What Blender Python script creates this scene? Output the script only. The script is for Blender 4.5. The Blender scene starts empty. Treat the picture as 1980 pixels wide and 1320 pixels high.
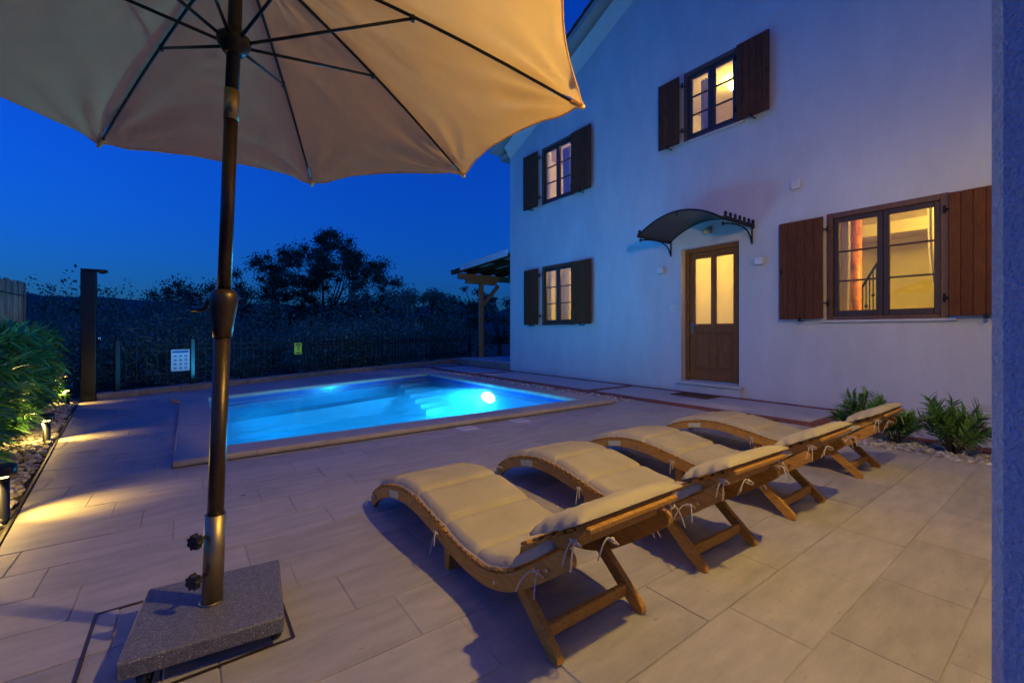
import bpy, bmesh, math, random
import numpy as np
from mathutils import Vector, Matrix, noise as mnoise
R = math.radians
scene = bpy.context.scene
COL = scene.collection
rng = random.Random(7)

# ------------------------------------------------------------------ camera
HEAD = R(36.58)                       # heading of the lens, clockwise from +Y (the facade runs along Y)
CAM_H = 1.10
cam_data = bpy.data.cameras.new('camera')
cam = bpy.data.objects.new('camera', cam_data); COL.objects.link(cam)
cam.location = (0, 0, CAM_H); cam.rotation_euler = (R(90), 0, -HEAD)
cam_data.sensor_width = 36; cam_data.lens = 844 / 1980 * 36
cam_data.shift_y = -18.5 / 1980
cam_data.clip_start = 0.02; cam_data.clip_end = 6000
scene.camera = cam

# ------------------------------------------------------------------ sky (blue hour, tinted by the camera's warm white balance)
world = bpy.data.worlds.new('World'); scene.world = world; world.use_nodes = True
nt = world.node_tree; nt.nodes.clear()
sky = nt.nodes.new('ShaderNodeTexSky'); sky.sky_type = 'NISHITA'; sky.sun_disc = False
sky.sun_elevation = R(10.0); sky.sun_rotation = R(300); sky.altitude = 50
sky.air_density = 2.0; sky.dust_density = 0.0; sky.ozone_density = 10.0
tint = nt.nodes.new('ShaderNodeMix'); tint.data_type = 'RGBA'; tint.blend_type = 'MULTIPLY'
tint.inputs[0].default_value = 1.0
tint.inputs[7].default_value = (0.04, 0.27, 1.0, 1)
bg = nt.nodes.new('ShaderNodeBackground'); bg.inputs[1].default_value = 0.083
wo = nt.nodes.new('ShaderNodeOutputWorld')
nt.links.new(sky.outputs[0], tint.inputs[6]); nt.links.new(tint.outputs[2], bg.inputs[0]); nt.links.new(bg.outputs[0], wo.inputs[0])

# ------------------------------------------------------------------ exposure and renderer
scene.view_settings.view_transform = 'Standard'; scene.view_settings.look = 'None'
scene.view_settings.exposure = 1.62; scene.view_settings.gamma = 1.0
scene.view_settings.use_curve_mapping = False
scene.render.engine = 'CYCLES'
cy = scene.cycles
cy.use_denoising = True
try: cy.denoiser = 'OPENIMAGEDENOISE'
except Exception: pass
cy.max_bounces = 6; cy.diffuse_bounces = 4; cy.glossy_bounces = 3; cy.transmission_bounces = 4; cy.transparent_max_bounces = 12
cy.sample_clamp_indirect = 6.0; cy.caustics_reflective = False; cy.caustics_refractive = False

# lamp strengths, the added pool lamps included
LAMP_TERRACE = 1160.0
LAMP_ROOM = 85.0
LAMP_POOL = 360.0
LAMP_POOL_ADDED = 54.0
LAMP_BOLLARD = 5.5

# ================================================================== materials
def node(t, kind, **kw):
    n = t.nodes.new(kind)
    for k, v in kw.items(): setattr(n, k, v)
    return n
def base_mat(name):
    m = bpy.data.materials.new(name); m.use_nodes = True
    t = m.node_tree; b = t.nodes['Principled BSDF']
    return m, t, b
def M(name, col, rough=.6, var=.18, scale=12.0, bump=0.0, bscale=60.0, bdist=.004, metal=0.0, spec=.5,
      rand=0.0, stretch=(1, 1, 1), obj=False, col2=None, detail=5.0, sheen=0.0, speck=None):
    m, t, b = base_mat(name)
    if obj:
        co = node(t, 'ShaderNodeTexCoord').outputs['Object']
    else:
        co = node(t, 'ShaderNodeNewGeometry').outputs['Position']
    mp = node(t, 'ShaderNodeMapping'); mp.inputs['Scale'].default_value = stretch
    t.links.new(co, mp.inputs[0])
    src = mp.outputs[0]
    info = None
    if obj or rand:
        info = node(t, 'ShaderNodeObjectInfo')
    if obj:
        off = node(t, 'ShaderNodeVectorMath', operation='ADD')
        sc = node(t, 'ShaderNodeMath', operation='MULTIPLY'); sc.inputs[1].default_value = 37.0
        t.links.new(info.outputs['Random'], sc.inputs[0])
        t.links.new(src, off.inputs[0]); t.links.new(sc.outputs[0], off.inputs[1]); src = off.outputs[0]
    nz = node(t, 'ShaderNodeTexNoise'); nz.inputs['Scale'].default_value = scale; nz.inputs['Detail'].default_value = detail
    nz.inputs['Roughness'].default_value = .6
    t.links.new(src, nz.inputs['Vector'])
    rp = node(t, 'ShaderNodeValToRGB')
    c2 = col2 if col2 else tuple(min(1, c * (1 + var)) for c in col)
    rp.color_ramp.elements[0].position = .3; rp.color_ramp.elements[1].position = .72
    rp.color_ramp.elements[0].color = (*[c * (1 - var) for c in col], 1)
    rp.color_ramp.elements[1].color = (*c2, 1)
    t.links.new(nz.outputs['Fac'], rp.inputs[0])
    out = rp.outputs[0]
    if speck:
        nv = node(t, 'ShaderNodeTexNoise'); nv.inputs['Scale'].default_value = speck[0]; nv.inputs['Detail'].default_value = 2
        t.links.new(src, nv.inputs['Vector'])
        r2 = node(t, 'ShaderNodeValToRGB'); r2.color_ramp.elements[0].position = speck[1]; r2.color_ramp.elements[1].position = speck[1] + .08
        t.links.new(nv.outputs['Fac'], r2.inputs[0])
        mx = node(t, 'ShaderNodeMix', data_type='RGBA')
        t.links.new(r2.outputs[0], mx.inputs[0]); t.links.new(out, mx.inputs[6]); mx.inputs[7].default_value = (*speck[2], 1)
        out = mx.outputs[2]
    if rand:
        hs = node(t, 'ShaderNodeHueSaturation')
        mr = node(t, 'ShaderNodeMapRange'); mr.inputs[3].default_value = 1 - rand; mr.inputs[4].default_value = 1 + rand
        t.links.new(info.outputs['Random'], mr.inputs[0]); t.links.new(mr.outputs[0], hs.inputs['Value'])
        t.links.new(out, hs.inputs['Color']); out = hs.outputs[0]
    t.links.new(out, b.inputs['Base Color'])
    b.inputs['Roughness'].default_value = rough; b.inputs['Metallic'].default_value = metal
    b.inputs['Specular IOR Level'].default_value = spec
    if sheen: b.inputs['Sheen Weight'].default_value = sheen
    if bump:
        nb = node(t, 'ShaderNodeTexNoise'); nb.inputs['Scale'].default_value = bscale; nb.inputs['Detail'].default_value = 6
        t.links.new(src, nb.inputs['Vector'])
        bp = node(t, 'ShaderNodeBump'); bp.inputs['Strength'].default_value = bump; bp.inputs['Distance'].default_value = bdist
        t.links.new(nb.outputs['Fac'], bp.inputs['Height']); t.links.new(bp.outputs[0], b.inputs['Normal'])
    return m
def emit(name, col, strength):
    m, t, b = base_mat(name)
    b.inputs['Base Color'].default_value = (*col, 1)
    b.inputs['Emission Color'].default_value = (*col, 1); b.inputs['Emission Strength'].default_value = strength
    return m
def glass_mat(name, tintc=(.96, .97, .95), glow=.5):
    m = bpy.data.materials.new(name); m.use_nodes = True; t = m.node_tree; t.nodes.clear()
    lw = node(t, 'ShaderNodeLayerWeight'); lw.inputs[0].default_value = .35
    mr = node(t, 'ShaderNodeMapRange'); mr.inputs[3].default_value = .03; mr.inputs[4].default_value = glow
    tr = node(t, 'ShaderNodeBsdfTransparent'); tr.inputs[0].default_value = (*tintc, 1)
    gl = node(t, 'ShaderNodeBsdfGlossy'); gl.inputs['Roughness'].default_value = .02
    mx = node(t, 'ShaderNodeMixShader'); o = node(t, 'ShaderNodeOutputMaterial')
    t.links.new(lw.outputs['Facing'], mr.inputs[0]); t.links.new(mr.outputs[0], mx.inputs[0])
    t.links.new(tr.outputs[0], mx.inputs[1]); t.links.new(gl.outputs[0], mx.inputs[2]); t.links.new(mx.outputs[0], o.inputs[0])
    return m
def water_mat():
    m = bpy.data.materials.new('pool_water'); m.use_nodes = True; t = m.node_tree; t.nodes.clear()
    lw = node(t, 'ShaderNodeLayerWeight'); lw.inputs[0].default_value = .5
    pw = node(t, 'ShaderNodeMath', operation='POWER'); pw.inputs[1].default_value = 4.0
    mr = node(t, 'ShaderNodeMapRange'); mr.inputs[3].default_value = .02; mr.inputs[4].default_value = .75
    tr = node(t, 'ShaderNodeBsdfTransparent'); tr.inputs[0].default_value = (.55, .90, 1.0, 1)
    gl = node(t, 'ShaderNodeBsdfGlossy'); gl.inputs['Roughness'].default_value = .05
    g = node(t, 'ShaderNodeNewGeometry'); nz = node(t, 'ShaderNodeTexNoise'); nz.inputs['Scale'].default_value = 3.5
    nz.inputs['Detail'].default_value = 3
    bp = node(t, 'ShaderNodeBump'); bp.inputs['Strength'].default_value = .5; bp.inputs['Distance'].default_value = .04
    mx = node(t, 'ShaderNodeMixShader'); o = node(t, 'ShaderNodeOutputMaterial')
    t.links.new(g.outputs['Position'], nz.inputs['Vector']); t.links.new(nz.outputs['Fac'], bp.inputs['Height'])
    t.links.new(bp.outputs[0], gl.inputs['Normal']); t.links.new(bp.outputs[0], lw.inputs['Normal'])
    t.links.new(lw.outputs['Facing'], pw.inputs[0]); t.links.new(pw.outputs[0], mr.inputs[0]); t.links.new(mr.outputs[0], mx.inputs[0])
    t.links.new(tr.outputs[0], mx.inputs[1]); t.links.new(gl.outputs[0], mx.inputs[2]); t.links.new(mx.outputs[0], o.inputs[0])
    pv = node(t, 'ShaderNodeVolumePrincipled'); pv.inputs['Color'].default_value = (.25, .8, 1.0, 1); pv.inputs['Density'].default_value = .35
    pv.inputs['Anisotropy'].default_value = .2
    t.links.new(pv.outputs[0], o.inputs['Volume'])
    return m
def cloth_mat(name, col, trans=.25, var=.08, bump=.25, bscale=900, crumple=.15):
    m = bpy.data.materials.new(name); m.use_nodes = True; t = m.node_tree; t.nodes.clear()
    g = node(t, 'ShaderNodeNewGeometry'); nz = node(t, 'ShaderNodeTexNoise'); nz.inputs['Scale'].default_value = 5; nz.inputs['Detail'].default_value = 6
    t.links.new(g.outputs['Position'], nz.inputs['Vector'])
    rp = node(t, 'ShaderNodeValToRGB'); rp.color_ramp.elements[0].color = (*[c * (1 - var) for c in col], 1); rp.color_ramp.elements[1].color = (*[c * (1 + var) for c in col], 1)
    rp.color_ramp.elements[0].position = .3; rp.color_ramp.elements[1].position = .7
    t.links.new(nz.outputs['Fac'], rp.inputs[0])
    nb = node(t, 'ShaderNodeTexNoise'); nb.inputs['Scale'].default_value = bscale; nb.inputs['Detail'].default_value = 2
    t.links.new(g.outputs['Position'], nb.inputs['Vector'])
    n3 = node(t, 'ShaderNodeTexNoise'); n3.inputs['Scale'].default_value = 14; n3.inputs['Detail'].default_value = 4
    t.links.new(g.outputs['Position'], n3.inputs['Vector'])
    b0 = node(t, 'ShaderNodeBump'); b0.inputs['Strength'].default_value = crumple; b0.inputs['Distance'].default_value = .012
    t.links.new(n3.outputs['Fac'], b0.inputs['Height'])
    bp = node(t, 'ShaderNodeBump'); bp.inputs['Strength'].default_value = bump; bp.inputs['Distance'].default_value = .001
    t.links.new(nb.outputs['Fac'], bp.inputs['Height']); t.links.new(b0.outputs[0], bp.inputs['Normal'])
    d = node(t, 'ShaderNodeBsdfDiffuse'); tl = node(t, 'ShaderNodeBsdfTranslucent'); mx = node(t, 'ShaderNodeMixShader'); mx.inputs[0].default_value = trans
    o = node(t, 'ShaderNodeOutputMaterial')
    for s in (d, tl): t.links.new(rp.outputs[0], s.inputs[0]); t.links.new(bp.outputs[0], s.inputs['Normal'])
    t.links.new(d.outputs[0], mx.inputs[1]); t.links.new(tl.outputs[0], mx.inputs[2]); t.links.new(mx.outputs[0], o.inputs[0])
    return m
def leaf_mat(name, col, rough=.45, trans=.25):
    m, t, b = base_mat(name)
    g = node(t, 'ShaderNodeNewGeometry')
    rp = node(t, 'ShaderNodeValToRGB')
    rp.color_ramp.elements[0].color = (*[c * .55 for c in col], 1); rp.color_ramp.elements[1].color = (*[c * 1.6 for c in col], 1)
    t.links.new(g.outputs['Random Per Island'], rp.inputs[0])
    t.links.new(rp.outputs[0], b.inputs['Base Color']); b.inputs['Roughness'].default_value = rough
    tl = node(t, 'ShaderNodeBsdfTranslucent'); mx = node(t, 'ShaderNodeMixShader'); mx.inputs[0].default_value = trans
    t.links.new(rp.outputs[0], tl.inputs[0]); o = t.nodes['Material Output']
    t.links.new(b.outputs[0], mx.inputs[1]); t.links.new(tl.outputs[0], mx.inputs[2]); t.links.new(mx.outputs[0], o.inputs[0])
    return m
def mosaic_mat():
    m, t, b = base_mat('pool_mosaic')
    uv = node(t, 'ShaderNodeUVMap')
    br = node(t, 'ShaderNodeTexBrick'); br.offset = 0.0; br.squash = 1.0
    br.inputs['Scale'].default_value = 1.0; br.inputs['Brick Width'].default_value = .025; br.inputs['Row Height'].default_value = .025
    br.inputs['Mortar Size'].default_value = .0022
    br.inputs['Color1'].default_value = (.015, .06, .34, 1); br.inputs['Color2'].default_value = (.03, .12, .5, 1); br.inputs['Mortar'].default_value = (.22, .32, .5, 1)
    t.links.new(uv.outputs[0], br.inputs['Vector']); t.links.new(br.outputs[0], b.inputs['Base Color']); b.inputs['Roughness'].default_value = .2
    return m

MT = {}
MT['stucco'] = M('white_stucco', (.62, .62, .615), .92, .09, 2.4, bump=.9, bscale=110, bdist=.005, stretch=(1, 1, .35), detail=11, col2=(.66, .66, .655))
MT['stucco_rough'] = M('coarse_stucco', (.66, .66, .66), .95, .12, 60, bump=1.0, bscale=170, bdist=.007)
MT['tile'] = M('porcelain_tile', (.40, .37, .32), .62, .16, 7.0, bump=.35, bscale=140, bdist=.003, rand=.09, detail=12, stretch=(.5, 1.8, 1), col2=(.48, .44, .385), speck=(55, .66, (.30, .27, .22)))
MT['grout'] = M('grout', (.37, .335, .28), .9, .25, 6)
MT['coping'] = M('coping_stone', (.46, .40, .32), .6, .12, 9, bump=.25, bscale=70, rand=.06)
MT['slab'] = M('path_slab', (.50, .48, .44), .8, .1, 4, bump=.3, bscale=90)
MT['brick'] = M('red_brick', (.24, .075, .045), .85, .3, 18, bump=.4, bscale=60, rand=.18)
MT['liner'] = M('pool_liner', (.30, .60, .80), .4, .05, 2.0)
MT['mosaic'] = mosaic_mat()
MT['water'] = water_mat()
MT['kerb'] = M('kerb_stone', (.30, .24, .19), .85, .25, 6, bump=.6, bscale=30, bdist=.01, rand=.12)
MT['granite'] = M('granite', (.14, .138, .136), .55, .35, 90, bump=.12, bscale=200, speck=(230, .60, (.5, .49, .47)))
MT['bronze'] = M('bronze_metal', (.075, .05, .03), .36, .12, 30, metal=.65, spec=.5)
MT['steel'] = M('brushed_steel', (.44, .34, .18), .42, .08, 8, metal=1.0, stretch=(1, 1, .15), bump=.04, bscale=300)
MT['black'] = M('black_plastic', (.015, .015, .016), .4, .1, 30)
MT['dark_rib'] = M('dark_painted_metal', (.02, .019, .018), .4, .1, 30, metal=.3)
MT['iron'] = M('black_iron', (.010, .011, .013), .6, .2, 40, spec=.3)
MT['anthracite'] = M('anthracite_metal', (.008, .010, .016), .28, .1, 20)
MT['canopy'] = cloth_mat('parasol_cloth', (.97, .66, .26), .33, var=.03)
MT['cushion'] = cloth_mat('cushion_cloth', (.53, .455, .27), .05, bscale=700, crumple=.35, var=.1)
MT['tie'] = M('tie_cloth', (.60, .53, .38), .9, .1, 60)
MT['teak'] = M('oiled_wood', (.50, .245, .042), .55, .35, 9, spec=.25, obj=True, stretch=(14, 1.5, 14), bump=.12, bscale=20, rand=.12, detail=7)
MT['shutter'] = M('stained_wood', (.13, .042, .013), .65, .35, 7, obj=True, stretch=(9, 9, .8), spec=.2, bump=.25, bscale=14, rand=.12, detail=7)
MT['frame_wood'] = M('window_wood', (.15, .065, .025), .45, .3, 7, obj=True, stretch=(8, 8, 1), bump=.12, bscale=14)
MT['sash'] = M('dark_sash', (.05, .028, .02), .45, .25, 9, obj=True, stretch=(6, 6, 1))
MT['door_wood'] = M('door_wood', (.25, .10, .028), .6, .3, 6, spec=.2, obj=True, stretch=(9, 9, .7), bump=.12, bscale=12, rand=.06)
MT['pergola_wood'] = M('larch_wood', (.46, .18, .06), .6, .3, 5, obj=True, stretch=(8, 8, 1))
MT['white_paint'] = M('white_paint', (.72, .71, .68), .55, .05, 10)
MT['sill'] = M('sill_stone', (.60, .57, .52), .6, .08, 14, bump=.1)
MT['roof_tile'] = M('roof_tile', (.10, .055, .04), .8, .3, 10)
MT['soffit'] = M('soffit_plaster', (.45, .44, .42), .9, .05, 5)
MT['glass'] = glass_mat('window_glass')
MT['frost'] = cloth_mat('frosted_glass', (.85, .82, .7), .75, var=.02, bump=.02)
MT['canopy_sheet'] = M('smoked_sheet', (.035, .032, .03), .35, .1, 8)
MT['room'] = M('room_plaster', (.74, .66, .46), .9, .04, 2)
MT['room_floor'] = M('room_floor', (.30, .20, .11), .5, .2, 4)
MT['curtain'] = cloth_mat('curtain_cloth', (.66, .58, .44), .35, var=.04)
MT['curtain_blue'] = cloth_mat('curtain_cloth_grey', (.24, .24, .27), .25, var=.04)
MT['log'] = M('varnished_log', (.62, .22, .04), .4, .6, 14, stretch=(1, 1, .5))
MT['pebble'] = M('pebble', (.52, .47, .40), .75, .35, 26, rand=.35, bump=.2, col2=(.72, .68, .6))
MT['soil'] = M('soil', (.09, .075, .055), .95, .4, 14, bump=.8, bscale=40, bdist=.02)
MT['laurel'] = leaf_mat('laurel_leaf', (.11, .30, .07), .36)
MT['oleander'] = leaf_mat('oleander_leaf', (.11, .25, .05), .45)
MT['tree_leaf'] = leaf_mat('tree_leaf', (.06, .11, .06), .6, .2)
MT['wood_leaf'] = leaf_mat('scrub_leaf', (.12, .25, .15), .6, .2)
MT['bark'] = M('bark', (.09, .07, .055), .9, .3, 12, bump=.6, bscale=30)
MT['grass'] = M('dark_meadow', (.03, .045, .022), .95, .4, .4)
MT['hill'] = M('hill_scrub', (.03, .05, .045), .95, .4, .02)
MT['reed'] = M('reed', (.26, .22, .15), .8, .3, 20, rand=.4, stretch=(1, 1, .2))
MT['sign_white'] = M('sign_white', (.70, .74, .78), .5, .03, 5)
MT['sign_blue'] = M('sign_blue', (.03, .10, .38), .5, .03, 5)
MT['sign_yellow'] = M('sign_yellow', (.80, .66, .04), .5, .04, 5)
MT['mat'] = M('coir_mat', (.16, .08, .03), .95, .4, 60, bump=.8, bscale=200)
MT['tag'] = M('pale_yellow', (.62, .60, .30), .6, .08, 20)
MT['chrome'] = M('chrome', (.7, .7, .72), .15, .05, 20, metal=1.0)
MT['lamp_glow'] = emit('lamp_glow', (1.0, .66, .15), LAMP_TERRACE)
MT['room_glow'] = emit('room_glow', (1.0, .66, .22), LAMP_ROOM)
MT['bollard_glow'] = emit('bollard_glow', (1.0, .62, .15), LAMP_BOLLARD)
MT['pool_glow'] = emit('pool_glow', (.75, 1.0, 1.0), 40)

# ================================================================== mesh helpers
class MB:
    """collects shapes for one mesh object"""
    def __init__(s): s.v = []; s.f = []; s.sm = []
    def add(s, vs, fs, smooth=False):
        o = len(s.v); s.v += [tuple(v) for v in vs]; s.f += [tuple(i + o for i in f) for f in fs]; s.sm += [smooth] * len(fs); return s
    def box(s, a, b, ch=0.0, mtx=None):
        x0, y0, z0 = a; x1, y1, z1 = b
        if ch <= 0:
            vs = [(x0, y0, z0), (x1, y0, z0), (x1, y1, z0), (x0, y1, z0), (x0, y0, z1), (x1, y0, z1), (x1, y1, z1), (x0, y1, z1)]
            fs = [(0, 3, 2, 1), (4, 5, 6, 7), (0, 1, 5, 4), (1, 2, 6, 5), (2, 3, 7, 6), (3, 0, 4, 7)]
        else:                                            # chamfered on every edge
            c = min(ch, .45 * min(x1 - x0, y1 - y0, z1 - z0))
            vs = []; X = (x0, x1); Y = (y0, y1); Z = (z0, z1); idx = {}
            for i in (0, 1):
                for j in (0, 1):
                    for k in (0, 1):
                        sx, sy, sz = (1, -1)[i], (1, -1)[j], (1, -1)[k]
                        for ax in range(3):
                            p = [X[i] + sx * c, Y[j] + sy * c, Z[k] + sz * c]; p[ax] = (X[i], Y[j], Z[k])[ax]
                            idx[i, j, k, ax] = len(vs); vs.append(tuple(p))
            fs = []
            for ax in range(3):
                for e in (0, 1):
                    o = [a for a in range(3) if a != ax]; q = []
                    for u, w in ((0, 0), (1, 0), (1, 1), (0, 1)):
                        key = [0, 0, 0]; key[ax] = e; key[o[0]] = u; key[o[1]] = w; q.append(idx[(*key, ax)])
                    fs.append(tuple(q))
            for ax in range(3):
                o = [a for a in range(3) if a != ax]
                for u in (0, 1):
                    for w in (0, 1):
                        k0 = [0, 0, 0]; k0[o[0]] = u; k0[o[1]] = w; k1 = list(k0); k1[ax] = 1
                        fs.append((idx[(*k0, o[0])], idx[(*k1, o[0])], idx[(*k1, o[1])], idx[(*k0, o[1])]))
            for i in (0, 1):
                for j in (0, 1):
                    for k in (0, 1): fs.append((idx[i, j, k, 0], idx[i, j, k, 1], idx[i, j, k, 2]))
        if mtx is not None: vs = [mtx @ Vector(v) for v in vs]
        return s.add(vs, fs)
    def tube(s, pts, r, n=8, smooth=True, caps=True):
        pts = [Vector(p) for p in pts]; rs = r if isinstance(r, (list, tuple)) else [r] * len(pts)
        vs = []; up = None
        for i, p in enumerate(pts):
            d = (pts[min(i + 1, len(pts) - 1)] - pts[max(i - 1, 0)]).normalized()
            if up is None: up = d.orthogonal().normalized()
            up = (up - d * up.dot(d)); up = up.normalized() if up.length > 1e-6 else d.orthogonal().normalized()
            w = d.cross(up)
            for k in range(n):
                a = 2 * math.pi * k / n; vs.append(p + (up * math.cos(a) + w * math.sin(a)) * rs[i])
        fs = [(i * n + k, i * n + (k + 1) % n, (i + 1) * n + (k + 1) % n, (i + 1) * n + k) for i in range(len(pts) - 1) for k in range(n)]
        s.add(vs, fs, smooth)
        if caps:
            o = len(s.v) - len(vs); s.f.append(tuple(o + k for k in reversed(range(n)))); s.f.append(tuple(o + (len(pts) - 1) * n + k for k in range(n))); s.sm += [False, False]
        return s
    def lathe(s, prof, c=(0, 0, 0), n=20, smooth=True):     # prof: (radius, z)
        vs = [(c[0] + r * math.cos(2 * math.pi * k / n), c[1] + r * math.sin(2 * math.pi * k / n), c[2] + z) for r, z in prof for k in range(n)]
        fs = [(i * n + k, i * n + (k + 1) % n, (i + 1) * n + (k + 1) % n, (i + 1) * n + k) for i in range(len(prof) - 1) for k in range(n)]
        s.add(vs, fs, smooth); o = len(s.v) - len(vs)
        s.f.append(tuple(o + k for k in reversed(range(n)))); s.f.append(tuple(o + (len(prof) - 1) * n + k for k in range(n))); s.sm += [False, False]
        return s
    def prism(s, poly, h0, h1, axis='z'):                   # poly swept along an axis
        n = len(poly)
        def p(a, b, h): return {'z': (a, b, h), 'x': (h, a, b), 'y': (a, h, b)}[axis]
        vs = [p(a, b, h0) for a, b in poly] + [p(a, b, h1) for a, b in poly]
        fs = [tuple(reversed(range(n))), tuple(range(n, 2 * n))] + [(i, (i + 1) % n, n + (i + 1) % n, n + i) for i in range(n)]
        return s.add(vs, fs)
    def ico(s, c, r, sub=1, squash=(1, 1, 1)):
        bm = bmesh.new(); bmesh.ops.create_icosphere(bm, subdivisions=sub, radius=1)
        s.add([(c[0] + v.co.x * r * squash[0], c[1] + v.co.y * r * squash[1], c[2] + v.co.z * r * squash[2]) for v in bm.verts], [tuple(v.index for v in f.verts) for f in bm.faces], True); bm.free(); return s
    def mesh(s, name, mat):
        me = bpy.data.meshes.new(name); me.from_pydata(s.v, [], s.f)
        me.polygons.foreach_set('use_smooth', s.sm)
        bm = bmesh.new(); bm.from_mesh(me); bmesh.ops.recalc_face_normals(bm, faces=bm.faces); bm.to_mesh(me); bm.free()
        me.materials.append(mat); me.update(); return me
    def build(s, name, mat, parent=None, loc=None):
        return link(name, s.mesh(name, MT[mat] if isinstance(mat, str) else mat), parent, loc)
def link(name, me, parent=None, loc=None, rot=None, scale=None):
    o = bpy.data.objects.new(name, me); COL.objects.link(o)
    if parent is not None: o.parent = parent
    if loc is not None: o.location = loc
    if rot is not None: o.rotation_euler = rot
    if scale is not None: o.scale = scale
    return o
def tag(o, label=None, cat=None, group=None, kind=None):
    if label: o['label'] = label
    if cat: o['category'] = cat
    if group: o['group'] = group
    if kind: o['kind'] = kind
    return o
def thing(name, label, cat, loc=(0, 0, 0), rz=0.0, group=None):
    o = bpy.data.objects.new(name, None); COL.objects.link(o); o.empty_display_size = .1
    o.location = loc; o.rotation_euler = (0, 0, rz); return tag(o, label, cat, group)
def raw(name, vs, fs, mat, parent=None, smooth=False):      # big meshes, normals as given
    me = bpy.data.meshes.new(name); me.from_pydata(vs, [], fs)
    if smooth: me.polygons.foreach_set('use_smooth', [True] * len(me.polygons))
    me.materials.append(MT[mat]); me.update(); return link(name, me, parent)
def clip(poly, hp):                                         # clip a polygon by half planes a*x+b*y<=c
    for a, b, c in hp:
        out = []
        for i in range(len(poly)):
            p, q = poly[i], poly[(i + 1) % len(poly)]
            dp, dq = a * p[0] + b * p[1] - c, a * q[0] + b * q[1] - c
            if dp <= 0: out.append(p)
            if (dp < 0 < dq) or (dq < 0 < dp):
                t = dp / (dp - dq); out.append((p[0] + (q[0] - p[0]) * t, p[1] + (q[1] - p[1]) * t))
        poly = out
        if len(poly) < 3: return []
    return poly
def area(p): return abs(sum(p[i][0] * p[(i + 1) % len(p)][1] - p[(i + 1) % len(p)][0] * p[i][1] for i in range(len(p)))) / 2
def cr(pts, n):                                             # Catmull-Rom through points
    P = [pts[0]] + list(pts) + [pts[-1]]; out = []
    for i in range(1, len(P) - 2):
        for k in range(n):
            t = k / n
            out.append(tuple(.5 * (2 * P[i][d] + (P[i + 1][d] - P[i - 1][d]) * t + (2 * P[i - 1][d] - 5 * P[i][d] + 4 * P[i + 1][d] - P[i + 2][d]) * t * t + (3 * P[i][d] - P[i - 1][d] - 3 * P[i + 1][d] + P[i + 2][d]) * t ** 3) for d in range(len(pts[0]))))
    out.append(tuple(pts[-1])); return out

# ================================================================== SETTING: ground
def strip_x(y): return -.77 - .0957 * (y - 3.33)            # edge between tiles and pebble bed
FA = Vector((.06, 10.41)); FU = Vector((.89045, .45509)); FN = Vector((-FU.y, FU.x))   # fence line
g = MB(); g.box((-3000, -3000, -2.4), (3000, 3000, -2.0))
# the ground sheet beyond the terrace lies a little lower
gr = raw('ground', [(-3000, -3000, -1.2), (3000, -3000, -1.2), (3000, 3000, -1.2), (-3000, 3000, -1.2)], [(0, 1, 2, 3)], 'grass'); tag(gr, kind='structure')
bank = MB()
ys = [(0, -.05), (1.2, -.1), (4, -.5), (10, -1.1), (16, -1.25)]
bv = []; bf = []
for i in range(61):
    t = -14 + i * .6
    for d, z in ys:
        p = FA + FU * t + FN * (d + .15); bv.append((p.x, p.y, z + .12 * mnoise.noise((t * .4, d * .3, 3)) * (d > .5)))
for i in range(60):
    for k in range(4): a = i * 5 + k; bf.append((a, a + 5, a + 6, a + 1))
tag(raw('grass_bank', bv, bf, 'grass', smooth=True), kind='structure')
hv = []; hf = []
for i in range(81):
    a = R(-75 + i * 150 / 80)
    for k, (rad, hh) in enumerate(((500, 0), (700, 38), (900, 66), (1300, 60))):
        dx, dy = math.sin(a + HEAD), math.cos(a + HEAD)
        z = -1.2 + hh * (1 + .22 * mnoise.noise((i * .11, k * .5, 1))) * (.82 + .25 * mnoise.noise((i * .35, 4, k)))
        hv.append((dx * rad, dy * rad, z))
for i in range(80):
    for k in range(3): a = i * 4 + k; hf.append((a, a + 4, a + 5, a + 1))
tag(raw('hills', hv, hf, 'hill', smooth=True), kind='structure')

# pool outline (inside edge, then outside of coping)
PX0, PX1, PY0 = .245, 4.86, 4.78
def far_in(x): return 8.48 + (x - .245) * (10.14 - 8.48) / (4.86 - .245)
OX0, OX1, OY0 = -.10, 5.25, 4.44
def far_out(x): return far_in(x) + .36
terr = MB()
# terrace bed (mortar under the tiles) as a ring of convex slabs that leaves the pool open
def slab_poly(poly, z0, z1): terr.prism(poly, z0, z1)
Zb = -.0032
slab_poly([(strip_x(-4), -4), (5.8, -4), (5.8, OY0 + .1), (strip_x(OY0 + .1), OY0 + .1)], -.4, Zb)
slab_poly([(strip_x(OY0 + .1), OY0 + .1), (OX0 + .1, OY0 + .1), (OX0 + .1, 10.35), (strip_x(10), 9.85)], -.4, Zb)
slab_poly([(OX0 + .1, far_out(OX0 + .1) - .1), (OX1 - .1, far_out(OX1 - .1) - .1), (OX1 - .1, 12.95), (OX0 + .1, 10.35)], -.4, Zb)
slab_poly([(OX1 - .1, OY0 + .1), (7.4, OY0 + .1), (7.4, 14.0), (OX1 - .1, 12.95)], -.4, Zb - .03)
slab_poly([(5.8, -4), (7.4, -4), (7.4, OY0 + .1), (5.8, OY0 + .1)], -.4, Zb - .03)
bed = terr.build('terrace', 'grout'); tag(bed, kind='structure')

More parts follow.
